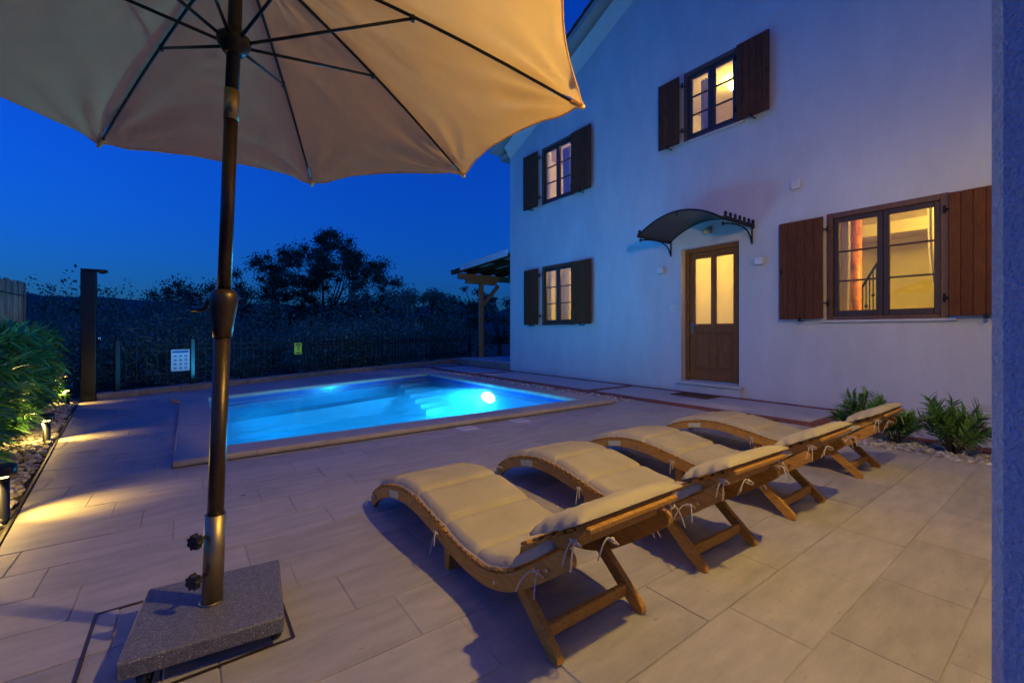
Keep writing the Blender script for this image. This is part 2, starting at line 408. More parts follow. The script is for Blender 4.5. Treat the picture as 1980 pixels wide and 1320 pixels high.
# tiles: 0.6035 x 0.2922 m in quarter bond
TL, TW, GAP = .6035, .2922, .0058
regions = []
def line_hp(p, q):                                          # keep the left side of p->q
    dx, dy = q[0] - p[0], q[1] - p[1]; return (dy, -dx, dy * p[0] - dx * p[1])
fence_in = [FA - FN * .16 - FU * 9, FA - FN * .16 + FU * 9]
fence_hp = line_hp(fence_in[1], fence_in[0])
strip_hp = (-1, -.0957, .77 - .0957 * 3.33)
regA = [strip_hp, (1, 0, 5.795), (0, 1, OY0 - .006), (0, -1, 1.0)]
regA = [strip_hp, (0, 1, OY0 - .006), (0, -1, .6), (1, 0, 5.795)]
regB = [strip_hp, (1, 0, OX0 - .006), (0, -1, -OY0 + .006), fence_hp]
slope = (10.14 - 8.48) / (4.86 - .245)
far_hp = (slope, -1, -(8.48 + .366 - slope * .245))
regC = [(-1, 0, -OX0 + .006), (1, 0, 5.25), far_hp, fence_hp]
tiles = []
for r in range(-16, 44):
    y0 = 3.062 * 1.1 - TW / 2 + TW * r + GAP / 2; y1 = y0 + TW - GAP
    for c in range(-9, 16):
        xc = -.1965 * 1.1 - .15038 * r + TL * c
        x0 = xc + GAP / 2; x1 = xc + TL - GAP / 2
        q = [(x0, y0), (x1, y0), (x1, y1), (x0, y1)]
        for rg in (regA, regB, regC):
            p = clip(q, rg)
            if rg is regA and p:                            # leave room for the planted pebble bed at the house
                if min(a[0] for a in p) > 5.27 and max(a[1] for a in p) < 1.62: continue
                if max(a[0] for a in p) > 5.27 and min(a[1] for a in p) < 1.6:
                    p = clip(p, [(1, 0, 5.27)])
            if p and area(p) > .004:
                full = abs(area(p) - area(q)) < 1e-6
                cx = sum(a[0] for a in p) / len(p); cyy = sum(a[1] for a in p) / len(p)
                d = cx * math.sin(HEAD) + cyy * math.cos(HEAD); l = cx * math.cos(HEAD) - cyy * math.sin(HEAD)
                vis = d > .75 and abs(l) < 1.28 * d + .4
                tiles.append((0 if vis else 1, -area(p) / max(d, .3) ** 2 if vis else 0, p, full, x0, y0))
tiles.sort(key=lambda t: (t[0], t[1]))
def tile_mb(mb, p, zt):
    """a tile with a small worn edge"""
    n = len(p); cx = sum(a[0] for a in p) / n; cyy = sum(a[1] for a in p) / n
    def inset(a, e):
        dx, dy = cx - a[0], cyy - a[1]; L = math.hypot(dx, dy) or 1; return (a[0] + dx / L * e, a[1] + dy / L * e)
    vs = [(a[0], a[1], -.012) for a in p] + [(a[0], a[1], zt - .0015) for a in p] + [(*inset(a, .003), zt) for a in p]
    fs = [(i, (i + 1) % n, n + (i + 1) % n, n + i) for i in range(n)] + [(n + i, n + (i + 1) % n, 2 * n + (i + 1) % n, 2 * n + i) for i in range(n)] + [tuple(range(2 * n, 3 * n))]
    mb.add(vs, fs)
full_mb = MB(); tile_mb(full_mb, [(0, 0), (TL - GAP, 0), (TL - GAP, TW - GAP), (0, TW - GAP)], 0)
full_me = full_mb.mesh('tile', MT['tile'])
rest = MB()
for i, (_, _, p, full, x0, y0) in enumerate(tiles):
    zt = rng.uniform(-.0018, .0018)
    if i < 300:
        if full: link('tile', full_me, bed, (x0, y0, zt))
        else:
            t = MB(); tile_mb(t, [(a[0] - p[0][0], a[1] - p[0][1]) for a in p], 0); t.build('tile', 'tile', bed, (p[0][0], p[0][1], zt))
    else: tile_mb(rest, p, zt)
tag(rest.build('tile_field', 'tile', bed), kind='stuff')

# access hatch frame and drain lids in the terrace
hx0, hx1, hy0, hy1 = -.287, .305, 1.73, 2.33
for a, b in (((hx0, hy0 - .006), (hx1, hy0 + .006)), ((hx0, hy1 - .006), (hx1, hy1 + .006)), ((hx0 - .006, hy0), (hx0 + .006, hy1)), ((hx1 - .006, hy0), (hx1 + .006, hy1))):
    MB().box((a[0], a[1], -.01), (b[0], b[1], .0035), .001).build('hatch_strip', 'bronze', bed)
for n, (x, y) in enumerate(((2.56, 4.31), (3.31, 4.30))):
    d = thing('drain_lid', ['pale square drain lid in the tiles farther from the house door' , 'pale square drain lid in the tiles closer to the house door'][n], 'drain lid', (x, y, 0), R(2), 'drain lids by the pool')
    MB().box((-.1, -.1, -.01), (.1, .1, .004), .002).build('lid', 'white_paint', d)
    MB().box((-.07, -.07, .0), (.07, .07, .0065), .001).build('inner_lid', 'sill', d)

# ------------------------------------------------------------------ path by the house: slabs and brick edging
path = MB(); path.box((5.84, -1.5, -.03), (7.38, 13.2, -.008)); path_o = tag(path.build('path', 'grout'), kind='structure')
for a, b in ((-1.4, 1.95), (2.13, 5.62), (5.82, 9.62), (9.86, 12.25)):
    ylen = (b - a) / 2
    for k in range(1):
        MB().box((6.075, a, -.02), (7.245, b, .0), .004).build('slab', 'slab', path_o)
br = MB().box((-.055, -.12, -.03), (.055, .12, .006), .004).mesh('brick', MT['brick'])
def bricks(p, q):
    p, q = Vector(p), Vector(q); L = (q - p).length; n = int(L / .25); a = math.atan2(-(q - p).x, (q - p).y)
    for k in range(n):
        c = p + (q - p) * ((k + .5) / n)
        link('brick', br, path_o, (c.x, c.y, rng.uniform(-.002, .003)), (0, 0, a + rng.uniform(-.01, .01)))
bricks((5.90, -.6), (5.90, 12.8)); bricks((6.015, -.6), (6.015, 12.8)); bricks((7.315, -.6), (7.315, 12.8))
for y in (2.04, 5.72, 9.74, 12.4): bricks((6.08, y), (7.25, y)); 

# ------------------------------------------------------------------ kerb along the fence
kerb = MB(); kerb_o = None
kme = [MB().box((-.31, -.12, -.3), (.31, .12, .10 + rng.uniform(-.004, .004)), .012).mesh('kerb_stone', MT['kerb']) for _ in range(4)]
ko = bpy.data.objects.new('kerb', MB().box((-1.5, -.09, -.4), (10.5, .09, .06)).mesh('kerb', MT['grout'])); COL.objects.link(ko)
ko.location = (FA.x, FA.y, 0); ko.rotation_euler = (0, 0, math.atan2(FU.y, FU.x)); tag(ko, kind='structure')
for k in range(19):
    link('kerb_stone', kme[k % 4], ko, (-1.2 + k * .63, rng.uniform(-.012, .012), rng.uniform(-.006, .006)), (0, 0, rng.uniform(-.012, .012)))

# ------------------------------------------------------------------ pool
pool = thing('swimming_pool', 'lit swimming pool with pale stone coping beside the tiled terrace', 'pool', (0, 0, 0))
DEP = -.62; WL = -.03
rect = [(PX0, PY0), (PX1, PY0), (PX1, far_in(PX1)), (PX0, far_in(PX0))]
vs = [(x, y, DEP) for x, y in rect]; tmp = raw('floor', vs, [(0, 1, 2, 3)], 'liner', pool)
wv = []; wf = []
bvs = []; bfs = []; buv = []
for i in range(4):
    p, q = rect[i], rect[(i + 1) % 4]; o = len(wv); L = math.dist(p, q)
    wv += [(*p, DEP), (*q, DEP), (*q, -.13), (*p, -.13)]; wf.append((o, o + 3, o + 2, o + 1))
    o = len(bvs); bvs += [(*p, -.13), (*q, -.13), (*q, .02), (*p, .02)]; bfs.append((o, o + 3, o + 2, o + 1)); buv += [(0, 0), (0, .15), (L, .15), (L, 0)]
raw('wall', wv, wf, 'liner', pool)
band = raw('mosaic_band', bvs, bfs, 'mosaic', pool)
uvl = band.data.uv_layers.new(name='UVMap')
for i, uv in enumerate(buv): uvl.data[i].uv = uv
# outer shell so nothing leaks below the liner
sh = MB()
for i in range(4):
    p, q = Vector(rect[i]), Vector(rect[(i + 1) % 4]); d = (q - p).normalized(); n = Vector((d.y, -d.x))
    sh.prism([tuple(p + n * .01 - d * .05), tuple(q + n * .01 + d * .05), tuple(q + n * .12 + d * .05), tuple(p + n * .12 - d * .05)], DEP - .1, .0)
sh.prism([(PX0 - .1, PY0 - .1), (PX1 + .1, PY0 - .1), (PX1 + .1, far_in(PX1) + .1), (PX0 - .1, far_in(PX0) + .1)], DEP - .2, DEP - .03)
sh.build('shell', 'grout', pool)
# steps in the far corner by the house, and a bench along the far wall
fd = Vector((PX1 - PX0, far_in(PX1) - far_in(PX0))).normalized(); fnv = Vector((fd.y, -fd.x))
for k in range(6):
    y1 = far_in(PX1) - .0 - .27 * k
    a = Vector((PX1 - .006, y1 + .0)); 
    z = -.12 - .075 * k
    p0 = Vector((PX1 - .004, far_in(PX1) - .27 * (k + 1))); p1 = Vector((3.9, far_in(3.9) - .27 * (k + 1) + .0))
    p2 = Vector((3.9, far_in(3.9) - .27 * k - .004)); p3 = Vector((PX1 - .004, far_in(PX1) - .27 * k - .004))
    MB().prism([tuple(p1), tuple(p0), tuple(p3), tuple(p2)], DEP + .002, z).build('step', 'liner', pool)
MB().prism([(PX0 + .004, far_in(PX0) - .45), (3.895, far_in(3.895) - .45), (3.895, far_in(3.895) - .004), (PX0 + .004, far_in(PX0) - .004)], DEP + .002, -.33).build('bench', 'liner', pool)
# water sheet
cxp, cyp = sum(p[0] for p in rect) / 4, sum(p[1] for p in rect) / 4
ins = [(x + (.004 if x < cxp else -.004), y + (.004 if y < cyp else -.004)) for x, y in rect]
MB().prism(ins, DEP + .001, WL).build('water', 'water', pool)
# coping stones, bullnosed
def coping_run(p, q, w, n, skip0=0.0):
    p, q = Vector(p), Vector(q); d = (q - p).normalized(); out = Vector((d.y, -d.x)); L = (q - p).length; s = L / n
    ang = math.atan2(d.y, d.x)
    prof = [(-.02, .005), (-.02, .035), (-.012, .052), (.0, .06), (w - .014, .06), (w - .004, .054), (w, .04), (w - .002, .018), (w - .012, .006), (w - .03, .004)]
    prof = [(-o, z) for o, z in prof]
    me = MB().prism(prof, .0015, s - .0015, 'x').mesh('coping_stone', MT['coping'])
    for k in range(n):
        c = p + d * (s * k); link('coping_stone', me, pool, (c.x, c.y, rng.uniform(-.001, .001)), (0, 0, ang))
coping_run((OX0, PY0), (OX1, PY0), .34, 9)
coping_run((PX1, PY0), (PX1, far_in(PX1)), .39, 9)
coping_run((PX1 + .39, far_in(PX1) + .39 * slope), (PX0 - .345, far_in(PX0) - .345 * slope), .36, 9)
coping_run((PX0, far_in(PX0)), (PX0, PY0), .345, 6)
# underwater lamp on the wall near the house
LY, LZ = 7.35, -.22
pl = MB(); n = 24
pl.add([(0, .12 * math.cos(2 * math.pi * k / n), .12 * math.sin(2 * math.pi * k / n)) for k in range(n)] + [(-.025, .09 * math.cos(2 * math.pi * k / n), .09 * math.sin(2 * math.pi * k / n)) for k in range(n)], [(k, (k + 1) % n, n + (k + 1) % n, n + k) for k in range(n)] + [tuple(n + k for k in range(n))], True)
lens = pl.build('underwater_lamp', 'pool_glow', pool, (PX1 - .002, LY, LZ)); lens.scale = (1, 1.9, .8)
pld = bpy.data.lights.new('underwater_light', 'SPOT'); pld.energy = LAMP_POOL; pld.color = (.015, .50, 1.0); pld.spot_size = R(165); pld.spot_blend = .6; pld.shadow_soft_size = .1
plo = bpy.data.objects.new('underwater_light', pld); COL.objects.link(plo); plo.parent = pool; plo.location = (PX1 - .12, LY, LZ - .02); plo.rotation_euler = Vector((-.95, -.12, -.25)).to_track_quat('-Z', 'Y').to_euler()
lens2 = lens.copy(); lens2.data = lens.data.copy(); lens2.data.materials[0] = emit('added_pool_glow', (.10, .5, 1.0), 6); COL.objects.link(lens2); lens2.parent = pool; lens2.location = (PX0 + .002, 5.7, LZ); lens2.rotation_euler = (0, 0, math.pi)  # added lamps on the hidden pool walls, to throw cyan on the facade
lens3 = lens2.copy(); COL.objects.link(lens3); lens3.parent = pool; lens3.location = (PX0 + .002, 7.4, LZ)
plo2 = plo.copy(); plo2.data = pld.copy(); plo2.data.energy = LAMP_POOL_ADDED; COL.objects.link(plo2); plo2.parent = pool; plo2.data.shadow_soft_size = .55; plo2.location = (PX0 + .32, 5.7, LZ - .02); plo2.rotation_euler = (0, R(-98), 0)
plo3 = plo2.copy(); COL.objects.link(plo3); plo3.parent = pool; plo3.location = (PX0 + .32, 7.4, LZ - .02)
for xx in (1.5, 3.5):                                       # two more added lamps, unseen under the near coping
    le = lens2.copy(); COL.objects.link(le); le.parent = pool; le.location = (xx, PY0 + .002, LZ); le.rotation_euler = (0, 0, -math.pi / 2)
    lo = plo2.copy(); COL.objects.link(lo); lo.parent = pool; lo.location = (xx, PY0 + .32, LZ - .02); lo.rotation_euler = Vector((.45, .9, .14)).to_track_quat('-Z', 'Y').to_euler()

# ================================================================== HOUSE
FX = 7.40
house = thing('house', 'white rendered two storey house with brown shutters and lit windows', 'house', (FX, 5, 0))
house.location = (0, 0, 0)
OPEN = {'up_end': (7.48, 8.66, 4.37, 5.85), 'low_end': (7.48, 8.65, 1.27, 2.79), 'up_mid': (3.58, 4.61, 4.60, 5.88), 'low_near': (1.09, 2.35, 1.27, 2.79), 'door': (3.60, 4.67, .20, 2.64)}
def wall_with_holes(holes, y0, y1, z0, z1, xf, xb, topf):
    ysx = sorted({y0, y1, *[h[0] for h in holes], *[h[1] for h in holes]}); zs = sorted({z0, z1, *[h[2] for h in holes], *[h[3] for h in holes]})
    mb = MB()
    for i in range(len(ysx) - 1):
        for j in range(len(zs) - 1):
            cyy, cz = (ysx[i] + ysx[i + 1]) / 2, (zs[j] + zs[j + 1]) / 2
            if any(h[0] < cyy < h[1] and h[2] < cz < h[3] for h in holes): continue
            for x in (xf, xb): mb.add([(x, ysx[i], zs[j]), (x, ysx[i + 1], zs[j]), (x, ysx[i + 1], zs[j + 1]), (x, ysx[i], zs[j + 1])], [(0, 1, 2, 3)])
    for h in holes:
        a, b, c, d = h
        for q in ([(xf, a, c), (xb, a, c), (xb, a, d), (xf, a, d)], [(xf, b, c), (xb, b, c), (xb, b, d), (xf, b, d)], [(xf, a, c), (xb, a, c), (xb, b, c), (xf, b, c)], [(xf, a, d), (xb, a, d), (xb, b, d), (xf, b, d)]):
            mb.add(q, [(0, 1, 2, 3)])
    return mb
YE, YN, EZ = 10.06, -6.0, 6.32
XB = FX + .32
wm = wall_with_holes(list(OPEN.values()), YN, YE, -.3, EZ, FX, XB, None)
wall = wm.build('wall', 'stucco', house)
YR = 2.03; RZ = EZ + (YE - YR) * .445
gm = MB().prism([(YE, EZ), (YR, RZ), (YN, EZ)], FX, XB, 'x'); gm.build('gable_wall', 'stucco', house)
MB().box((XB, YE - .32, -.3), (16, YE, EZ)).build('end_wall', 'stucco', house)
MB().box((15.7, YN, -.3), (16, YE - .33, EZ)).build('rear_wall', 'stucco', house)
# roof with overhangs, its underside plastered, a moulding on the gable
sl = .445
def roof_side(y_e, y_r, sgn):
    e = y_e + sgn * .45; ze = EZ - .45 * sl + .12; zr = RZ + .12
    r = MB().prism([(e, ze), (y_r, zr), (y_r, zr + .14), (e, ze + .14)], FX - .42, 16.4, 'x').build('roof', 'soffit', house)
    k = int(math.hypot(e - y_r, zr - ze) / .34)
    for i in range(k):                                      # the row of verge tiles
        t0, t1 = i / k, (i + 1.12) / k
        a = (e + (y_r - e) * t0, ze + (zr - ze) * t0 + .142); b = (e + (y_r - e) * t1, ze + (zr - ze) * t1 + .142)
        MB().prism([(a[0], a[1] + .025), (b[0], b[1]), (b[0], b[1] + .02), (a[0], a[1] + .05)], FX - .47, FX + .1, 'x').build('verge_tile', 'roof_tile', r)
    MB().prism([(e + sgn * .05, ze + .143), (y_r, zr + .143 + .02), (y_r, zr + .21), (e + sgn * .05, ze + .19)], FX + .12, 16.5, 'x').build('tile_covering', 'roof_tile', r)
roof_side(YE, YR, 1); roof_side(YN, YR, -1)
for y_e, sgn in ((YE, 1), (YN, -1)):
    cv = [(x, y_e, EZ + dz) for x, dz in ((FX - .002, -.30), (FX - .21, -.0), (FX - .002, -.0))] + [(x, YR, RZ + dz) for x, dz in ((FX - .002, -.30), (FX - .21, -.0), (FX - .002, -.0))]
    MB().add(cv, [(0, 2, 1), (3, 4, 5), (0, 1, 4, 3), (1, 2, 5, 4), (2, 0, 3, 5)]).build('gable_moulding', 'white_paint', house)
MB().box((FX - .07, YE + .002, EZ - .24), (16, YE + .40, EZ - .10)).build('eaves_box', 'soffit', house)

# the wing whose end wall stands beside the camera
WX0, WY = .90, .0914
wing = MB(); wing.box((WX0, -5.0, -.3), (FX - .004, WY, 3.15), .012)
wing_o = wing.build('wing_wall', 'stucco_rough', house)
MB().prism([(.8, 3.152), (FX - .02, 3.152), (FX - .02, 4.1)], -5.1, WY - .02, 'y').build('wing_roof', 'roof_tile', house)

# windows
def window(y0, y1, z0, z1, parent=house):
    w = MB()
    t = .075; xa, xb = FX - .012, FX + .09
    w.box((xa, y0, z0), (xb, y0 + t, z1), .006); w.box((xa, y1 - t, z0), (xb, y1, z1), .006)
    w.box((xa + .001, y0 + t, z1 - t), (xb, y1 - t, z1), .006); w.box((xa + .001, y0 + t, z0), (xb, y1 - t, z0 + t * .7), .006)
    win = w.build('window', 'frame_wood', parent)
    iy0, iy1, iz0, iz1 = y0 + t, y1 - t, z0 + t * .7, z1 - t
    ym = (iy0 + iy1) / 2; st = .062
    for a, b in ((iy0, ym - .001), (ym + .001, iy1)):
        s = MB(); x0, x1 = FX + .018, FX + .075
        s.box((x0, a + .001, iz0 + .001), (x1, a + st, iz1 - .001), .006); s.box((x0, b - st, iz0 + .001), (x1, b - .001, iz1 - .001), .006)
        s.box((x0, a + st, iz1 - st), (x1, b - st, iz1 - .001), .004); s.box((x0, a + st, iz0 + .001), (x1, b - st, iz0 + st * 1.25), .004)
        s.build('sash', 'sash', win)
        pz0, pz1 = iz0 + st * 1.25, iz1 - st
        for k in range(3):
            za, zb = pz0 + (pz1 - pz0) * k / 3, pz0 + (pz1 - pz0) * (k + 1) / 3
            MB().box((FX + .042, a + st - .004, za + (.009 if k else -.004)), (FX + .047, b - st + .004, zb - (.009 if k < 2 else -.004))).build('pane', 'glass', win)
            if k: MB().box((FX + .026, a + st, za - .011), (FX + .066, b - st, za + .011), .003).build('glazing_bar', 'sash', win)
    MB().box((FX - .05, y0 - .07, z0 - .035), (FX + .01, y1 + .07, z0 - .002), .004).build('sill', 'sill', win)
    return win
for k in ('up_end', 'low_end', 'up_mid', 'low_near'): window(*OPEN[k])
def shutter(y0, y1, z0, z1, hinge_y):
    s = thing_child('shutter', house)
    n = max(3, round((y1 - y0) / .105)); bw = (y1 - y0) / n
    x0, x1 = FX - .125, FX - .092
    me = MB().box((x0, .0012, 0), (x1, bw - .0012, z1 - z0), .004).mesh('board', MT['shutter'])
    for k in range(n): link('board', me, s, (rng.uniform(-.0015, .0015), y0 + bw * k, z0))
    for zz in (z0 + .18, z1 - .22):
        MB().box((x1 + .0005, y0 + .02, zz), (x1 + .022, y1 - .02, zz + .09), .004).build('batten', 'shutter', s)
        h = MB(); hy = hinge_y
        sg = 1 if hy > (y0 + y1) / 2 else -1
        h.tube([(x1 + .01, hy - sg * .10, zz + .045), (x1 + .012, hy + sg * .045, zz + .045), (FX + .0, hy + sg * .045, zz + .045)], .009, 6); h.tube([(x1 + .012, hy + sg * .045, zz + .0), (x1 + .012, hy + sg * .045, zz + .09)], .013, 8)
        h.build('hinge', 'iron', s)
    c = MB(); ym = y0 + (y1 - y0) * .5
    c.tube([(FX + .0, ym, z0 - .022), (x0 - .03, ym, z0 - .022)], .010, 6); c.box((x0 - .04, ym - .018, z0 - .035), (x0 - .02, ym + .018, z0 + .02), .004)
    c.build('holdback', 'iron', s)
    out = y0 if abs(hinge_y - y1) < .01 else y1
    d = .035 if out == y0 else -.035
    MB().box((x0 - .012, out + d - .012, (z0 + z1) / 2 - .04), (x0 - .001, out + d + .012, (z0 + z1) / 2 + .04), .003).build('bolt', 'iron', s)
def thing_child(name, parent):
    o = bpy.data.objects.new(name, None); COL.objects.link(o); o.parent = parent; o.empty_display_size = .05; return o
shutter(8.715, 9.30, 4.36, 5.79, 8.715); shutter(6.84, 7.47, 4.36, 5.79, 7.47)
shutter(8.70, 9.27, 1.285, 2.74, 8.70); shutter(6.83, 7.45, 1.285, 2.75, 7.45)
shutter(4.64, 5.08, 4.58, 5.81, 4.64); shutter(3.08, 3.585, 4.58, 5.83, 3.585)
shutter(2.36, 2.935, 1.29, 2.745, 2.36); shutter(.47, 1.075, 1.29, 2.755, 1.075)

# front door in its recess
dy0, dy1, dz0, dz1 = OPEN['door']
DX = FX + .17
door = thing_child('door', house)
f = MB(); f.box((DX - .03, dy0 + .001, dz0), (DX + .06, dy0 + .075, dz1 - .001), .006); f.box((DX - .03, dy1 - .075, dz0), (DX + .06, dy1 - .001, dz1 - .001), .006); f.box((DX - .03, dy0 + .075, dz1 - .075), (DX + .06, dy1 - .075, dz1 - .001), .006)
f.build('door_frame', 'door_wood', door)
a0, a1 = dy0 + .077, dy1 - .077; zt = dz1 - .077; st = .105; ym = (a0 + a1) / 2
l = MB(); l.box((DX, a0, dz0 + .02), (DX + .05, a0 + st, zt), .005); l.box((DX, a1 - st, dz0 + .02), (DX + .05, a1, zt), .005)
zg0, zg1 = 1.245, zt - .115
l.box((DX, a0 + st, zg1), (DX + .05, a1 - st, zt), .005); l.box((DX, a0 + st, zg0 - .15), (DX + .05, a1 - st, zg0), .005); l.box((DX, a0 + st, dz0 + .02), (DX + .05, a1 - st, dz0 + .20), .005)
l.box((DX, ym - .05, dz0 + .20), (DX + .05, ym + .05, zg0 - .15), .005); l.box((DX, ym - .05, zg0), (DX + .05, ym + .05, zg1), .005)
leaf = l.build('door_leaf', 'door_wood', door)
for a, b in ((a0 + st, ym - .05), (ym + .05, a1 - st)):
    MB().box((DX + .022, a - .003, zg0 - .003), (DX + .028, b + .003, zg1 + .003)).build('frosted_pane', 'frost', door)
    pz0, pz1 = dz0 + .20, zg0 - .15
    pn = MB(); pn.box((DX + .018, a - .003, pz0 - .003), (DX + .034, b + .003, pz1 + .003)); pn.box((DX + .004, a + .045, pz0 + .05), (DX + .0175, b - .045, pz1 - .05), .012)
    pn.build('door_panel', 'door_wood', door)
    bd = MB()
    for q in ((a, pz0, a + .014, pz1), (b - .014, pz0, b, pz1), (a + .014, pz0, b - .014, pz0 + .014), (a + .014, pz1 - .014, b - .014, pz1)):
        bd.box((DX + .006, q[0], q[1]), (DX + .0178, q[2], q[3]), .004)
    bd.build('moulding', 'door_wood', door)
h = MB(); hy = a1 - .05
h.box((DX - .008, hy - .02, 1.06), (DX - .0005, hy + .02, 1.28), .003); h.tube([(DX - .005, hy, 1.22), (DX - .05, hy, 1.22), (DX - .055, hy - .13, 1.22)], .009, 8)
h.build('door_handle', 'chrome', door)
MB().box((DX - .02, dy0 + .08, dz0 - .0), (DX + .05, dy1 - .08, dz0 + .018), .004).build('weather_bar', 'chrome', door)
MB().box((FX - .11, dy0 - .08, .15), (FX + .17, dy1 + .03, .198), .008).build('doorstep', 'sill', house)
MB().box((FX - .06, dy0 - .05, -.02), (FX - .003, dy1 + .0, .149), .004).build('step_riser', 'stucco', house)

# lit rooms behind the openings
def room(y0, y1, z0, z1, depth, lamp):
    x0, x1 = XB + .002, XB + depth; mb = MB()
    v = [(x0, y0, z0), (x1, y0, z0), (x1, y1, z0), (x0, y1, z0), (x0, y0, z1), (x1, y0, z1), (x1, y1, z1), (x0, y1, z1)]
    me = bpy.data.meshes.new('room'); me.from_pydata(v, [], [(4, 5, 6, 7), (0, 1, 5, 4), (1, 2, 6, 5), (2, 3, 7, 6)]); me.materials.append(MT['room'])
    rm = link('room', me, house); raw('room_floor', v[:4], [(0, 1, 2, 3)], 'room_floor', rm)
    c = thing('ceiling_lamp', lamp[3], 'lamp', (lamp[0], lamp[1], z1))
    MB().lathe([(.07, 0), (.07, -.02), (.02, -.03), (.02, -.08)], n=16).build('mount', 'white_paint', c)
    MB().lathe([(.02, -.08), (.07, -.1), (.09, -.15), (.07, -.2), (.02, -.22)], n=20).build('globe', emit('room_globe', (1.0, .67, .11), LAMP_ROOM * lamp[2]), c)
    return rm
room(.2, 3.25, .2, 2.95, 3.6, (XB + .62, .78, 1.8, 'small round ceiling lamp in the room behind the wide lower window'))
room(3.36, 4.95, .2, 2.95, 2.2, (XB + .9, 4.1, 1.1, 'small round ceiling lamp in the hall behind the front door'))
room(6.4, 9.7, .2, 2.95, 2.8, (XB + .7, 7.3, 1.7, 'small round ceiling lamp in the ground floor room at the pergola end'))
room(6.4, 9.7, 3.3, 6.15, 2.8, (XB + .7, 7.3, 1.6, 'small round ceiling lamp in the upper room at the pergola end'))
room(2.6, 5.6, 3.3, 6.15, 2.6, (XB + 1.0, 4.36, .85, 'bright round ceiling lamp seen in the upper window above the door'))
# timber post, beam, and stair in the lower room
MB().tube([(XB + .75, 2.30, .2), (XB + .75, 2.30, 1.4), (XB + .74, 2.30, 2.949)], [.085, .075, .08], 12).build('timber_post', 'log', house)
MB().box((XB + 1.7, .22, 2.74), (XB + 1.92, 3.24, 2.948), .006).build('ceiling_beam', 'room', house)
MB().box((XB + 2.2, .9, .21), (XB + 3.59, 1.25, 2.1), .01).build('stair_wall', 'room', house)
rail = thing('stair_railing', 'dark iron stair railing seen through the wide lower window', 'railing', (XB + 1.5, 2.2, .2))
q0, q1 = Vector((XB + 1.95, 2.80, 1.40)), Vector((XB + 2.05, 2.18, 2.62)); off = Vector((XB + 1.5, 2.2, .2))
MB().tube([q0 - off, q1 - off], .02, 8).build('handrail', 'iron', rail)
for k in range(13):
    p = q0.lerp(q1, (k + .5) / 13) - off; b = MB().tube([p, (p.x, p.y, max(.01, p.z - .85))], .009, 6)
    if k % 2 == 0: b.ico((p.x, p.y, p.z - .45), .03, 1)
    b.build('baluster', 'iron', rail)
def curtain(label, x, y0, y1, z0, z1, mat, gather=0.0):
    n = 34; vs = []; fs = []
    for j in range(9):
        t = j / 8; z = z1 + (z0 - z1) * t
        pinch = 1 - gather * math.exp(-((t - .62) / .25) ** 2)
        for i in range(n):
            s = i / (n - 1); y = y0 + (y1 - y0) * s * pinch
            vs.append((x + .025 * math.sin(s * 34 + t * .8) + .012 * math.sin(s * 71), y, z))
    for j in range(8):
        for i in range(n - 1): a = j * n + i; fs.append((a, a + 1, a + n + 1, a + n))
    return tag(raw('curtain', vs, fs, mat, smooth=True), label, 'curtain')
cx = XB + .10
curtain('pale curtain hanging beside the timber post in the wide lower window', cx, 2.34, 2.19, .3, 2.75, 'curtain', .1)
curtain('pale curtain drawn to the wing side of the wide lower window', cx, 1.12, 1.36, .3, 2.75, 'curtain', .35)
curtain('pale curtain across the ground floor window at the pergola end', cx, 8.62, 8.10, .9, 2.75, 'curtain')
curtain('pale curtain at the door side of the ground floor end window', cx, 7.50, 7.72, .9, 2.75, 'curtain')
curtain('grey curtain in the middle of the upper end window', cx, 8.32, 8.02, 3.9, 5.84, 'curtain_blue')
curtain('pale curtain at the door side of the upper end window', cx, 7.50, 7.80, 3.9, 5.84, 'curtain', .2)
curtain('grey curtain tied to one side of the window above the door', cx, 4.52, 4.22, 4.2, 5.86, 'curtain_blue', .45)

# small things fixed to the facade
def cube_lamp(y, z, label):
    t = thing('wall_lamp', label, 'lamp', (FX, y, z), 0, 'small cube wall lamps beside the door')
    b = MB(); b.box((-.1, -.065, -.055), (-.012, .065, .055), .006); b.build('housing', 'white_paint', t)
    MB().box((-.0118, -.04, -.04), (-.0005, .04, .04)).build('backplate', 'white_paint', t)
    MB().box((-.085, -.05, .0555), (-.03, .05, .058)).build('lens', 'sill', t); MB().box((-.085, -.05, -.058), (-.03, .05, -.0555)).build('lens', 'sill', t)
cube_lamp(5.06, 2.28, 'small white cube wall lamp between the door and the lower end window')
cube_lamp(3.25, 2.235, 'small white cube wall lamp between the door and the wide window')
t = thing('doorbell', 'small white doorbell plate on the wall beside the door handle', 'doorbell', (FX, 4.83, 1.54))
MB().box((-.02, -.05, -.05), (-.0005, .05, .05), .006).build('plate', 'white_paint', t); MB().box((-.026, -.018, -.018), (-.0202, .018, .018), .003).build('button', 'sill', t)
t = thing('junction_box', 'small white square box high on the wall above the wide window', 'box', (FX, 2.74, 3.32))
MB().box((-.05, -.065, -.065), (-.0005, .065, .065), .008).build('cover', 'white_paint', t); MB().box((-.053, -.05, -.05), (-.0502, .05, .05), .002).build('lid', 'stucco', t)
t = thing('globe_lamp', 'small unlit round glass lamp under the door canopy', 'lamp', (FX, 4.12, 2.87))
MB().box((-.03, -.05, -.05), (-.0005, .05, .05), .008).build('base', 'white_paint', t); MB().ico((-.085, 0, 0), .06, 2).build('globe', 'tag', t)

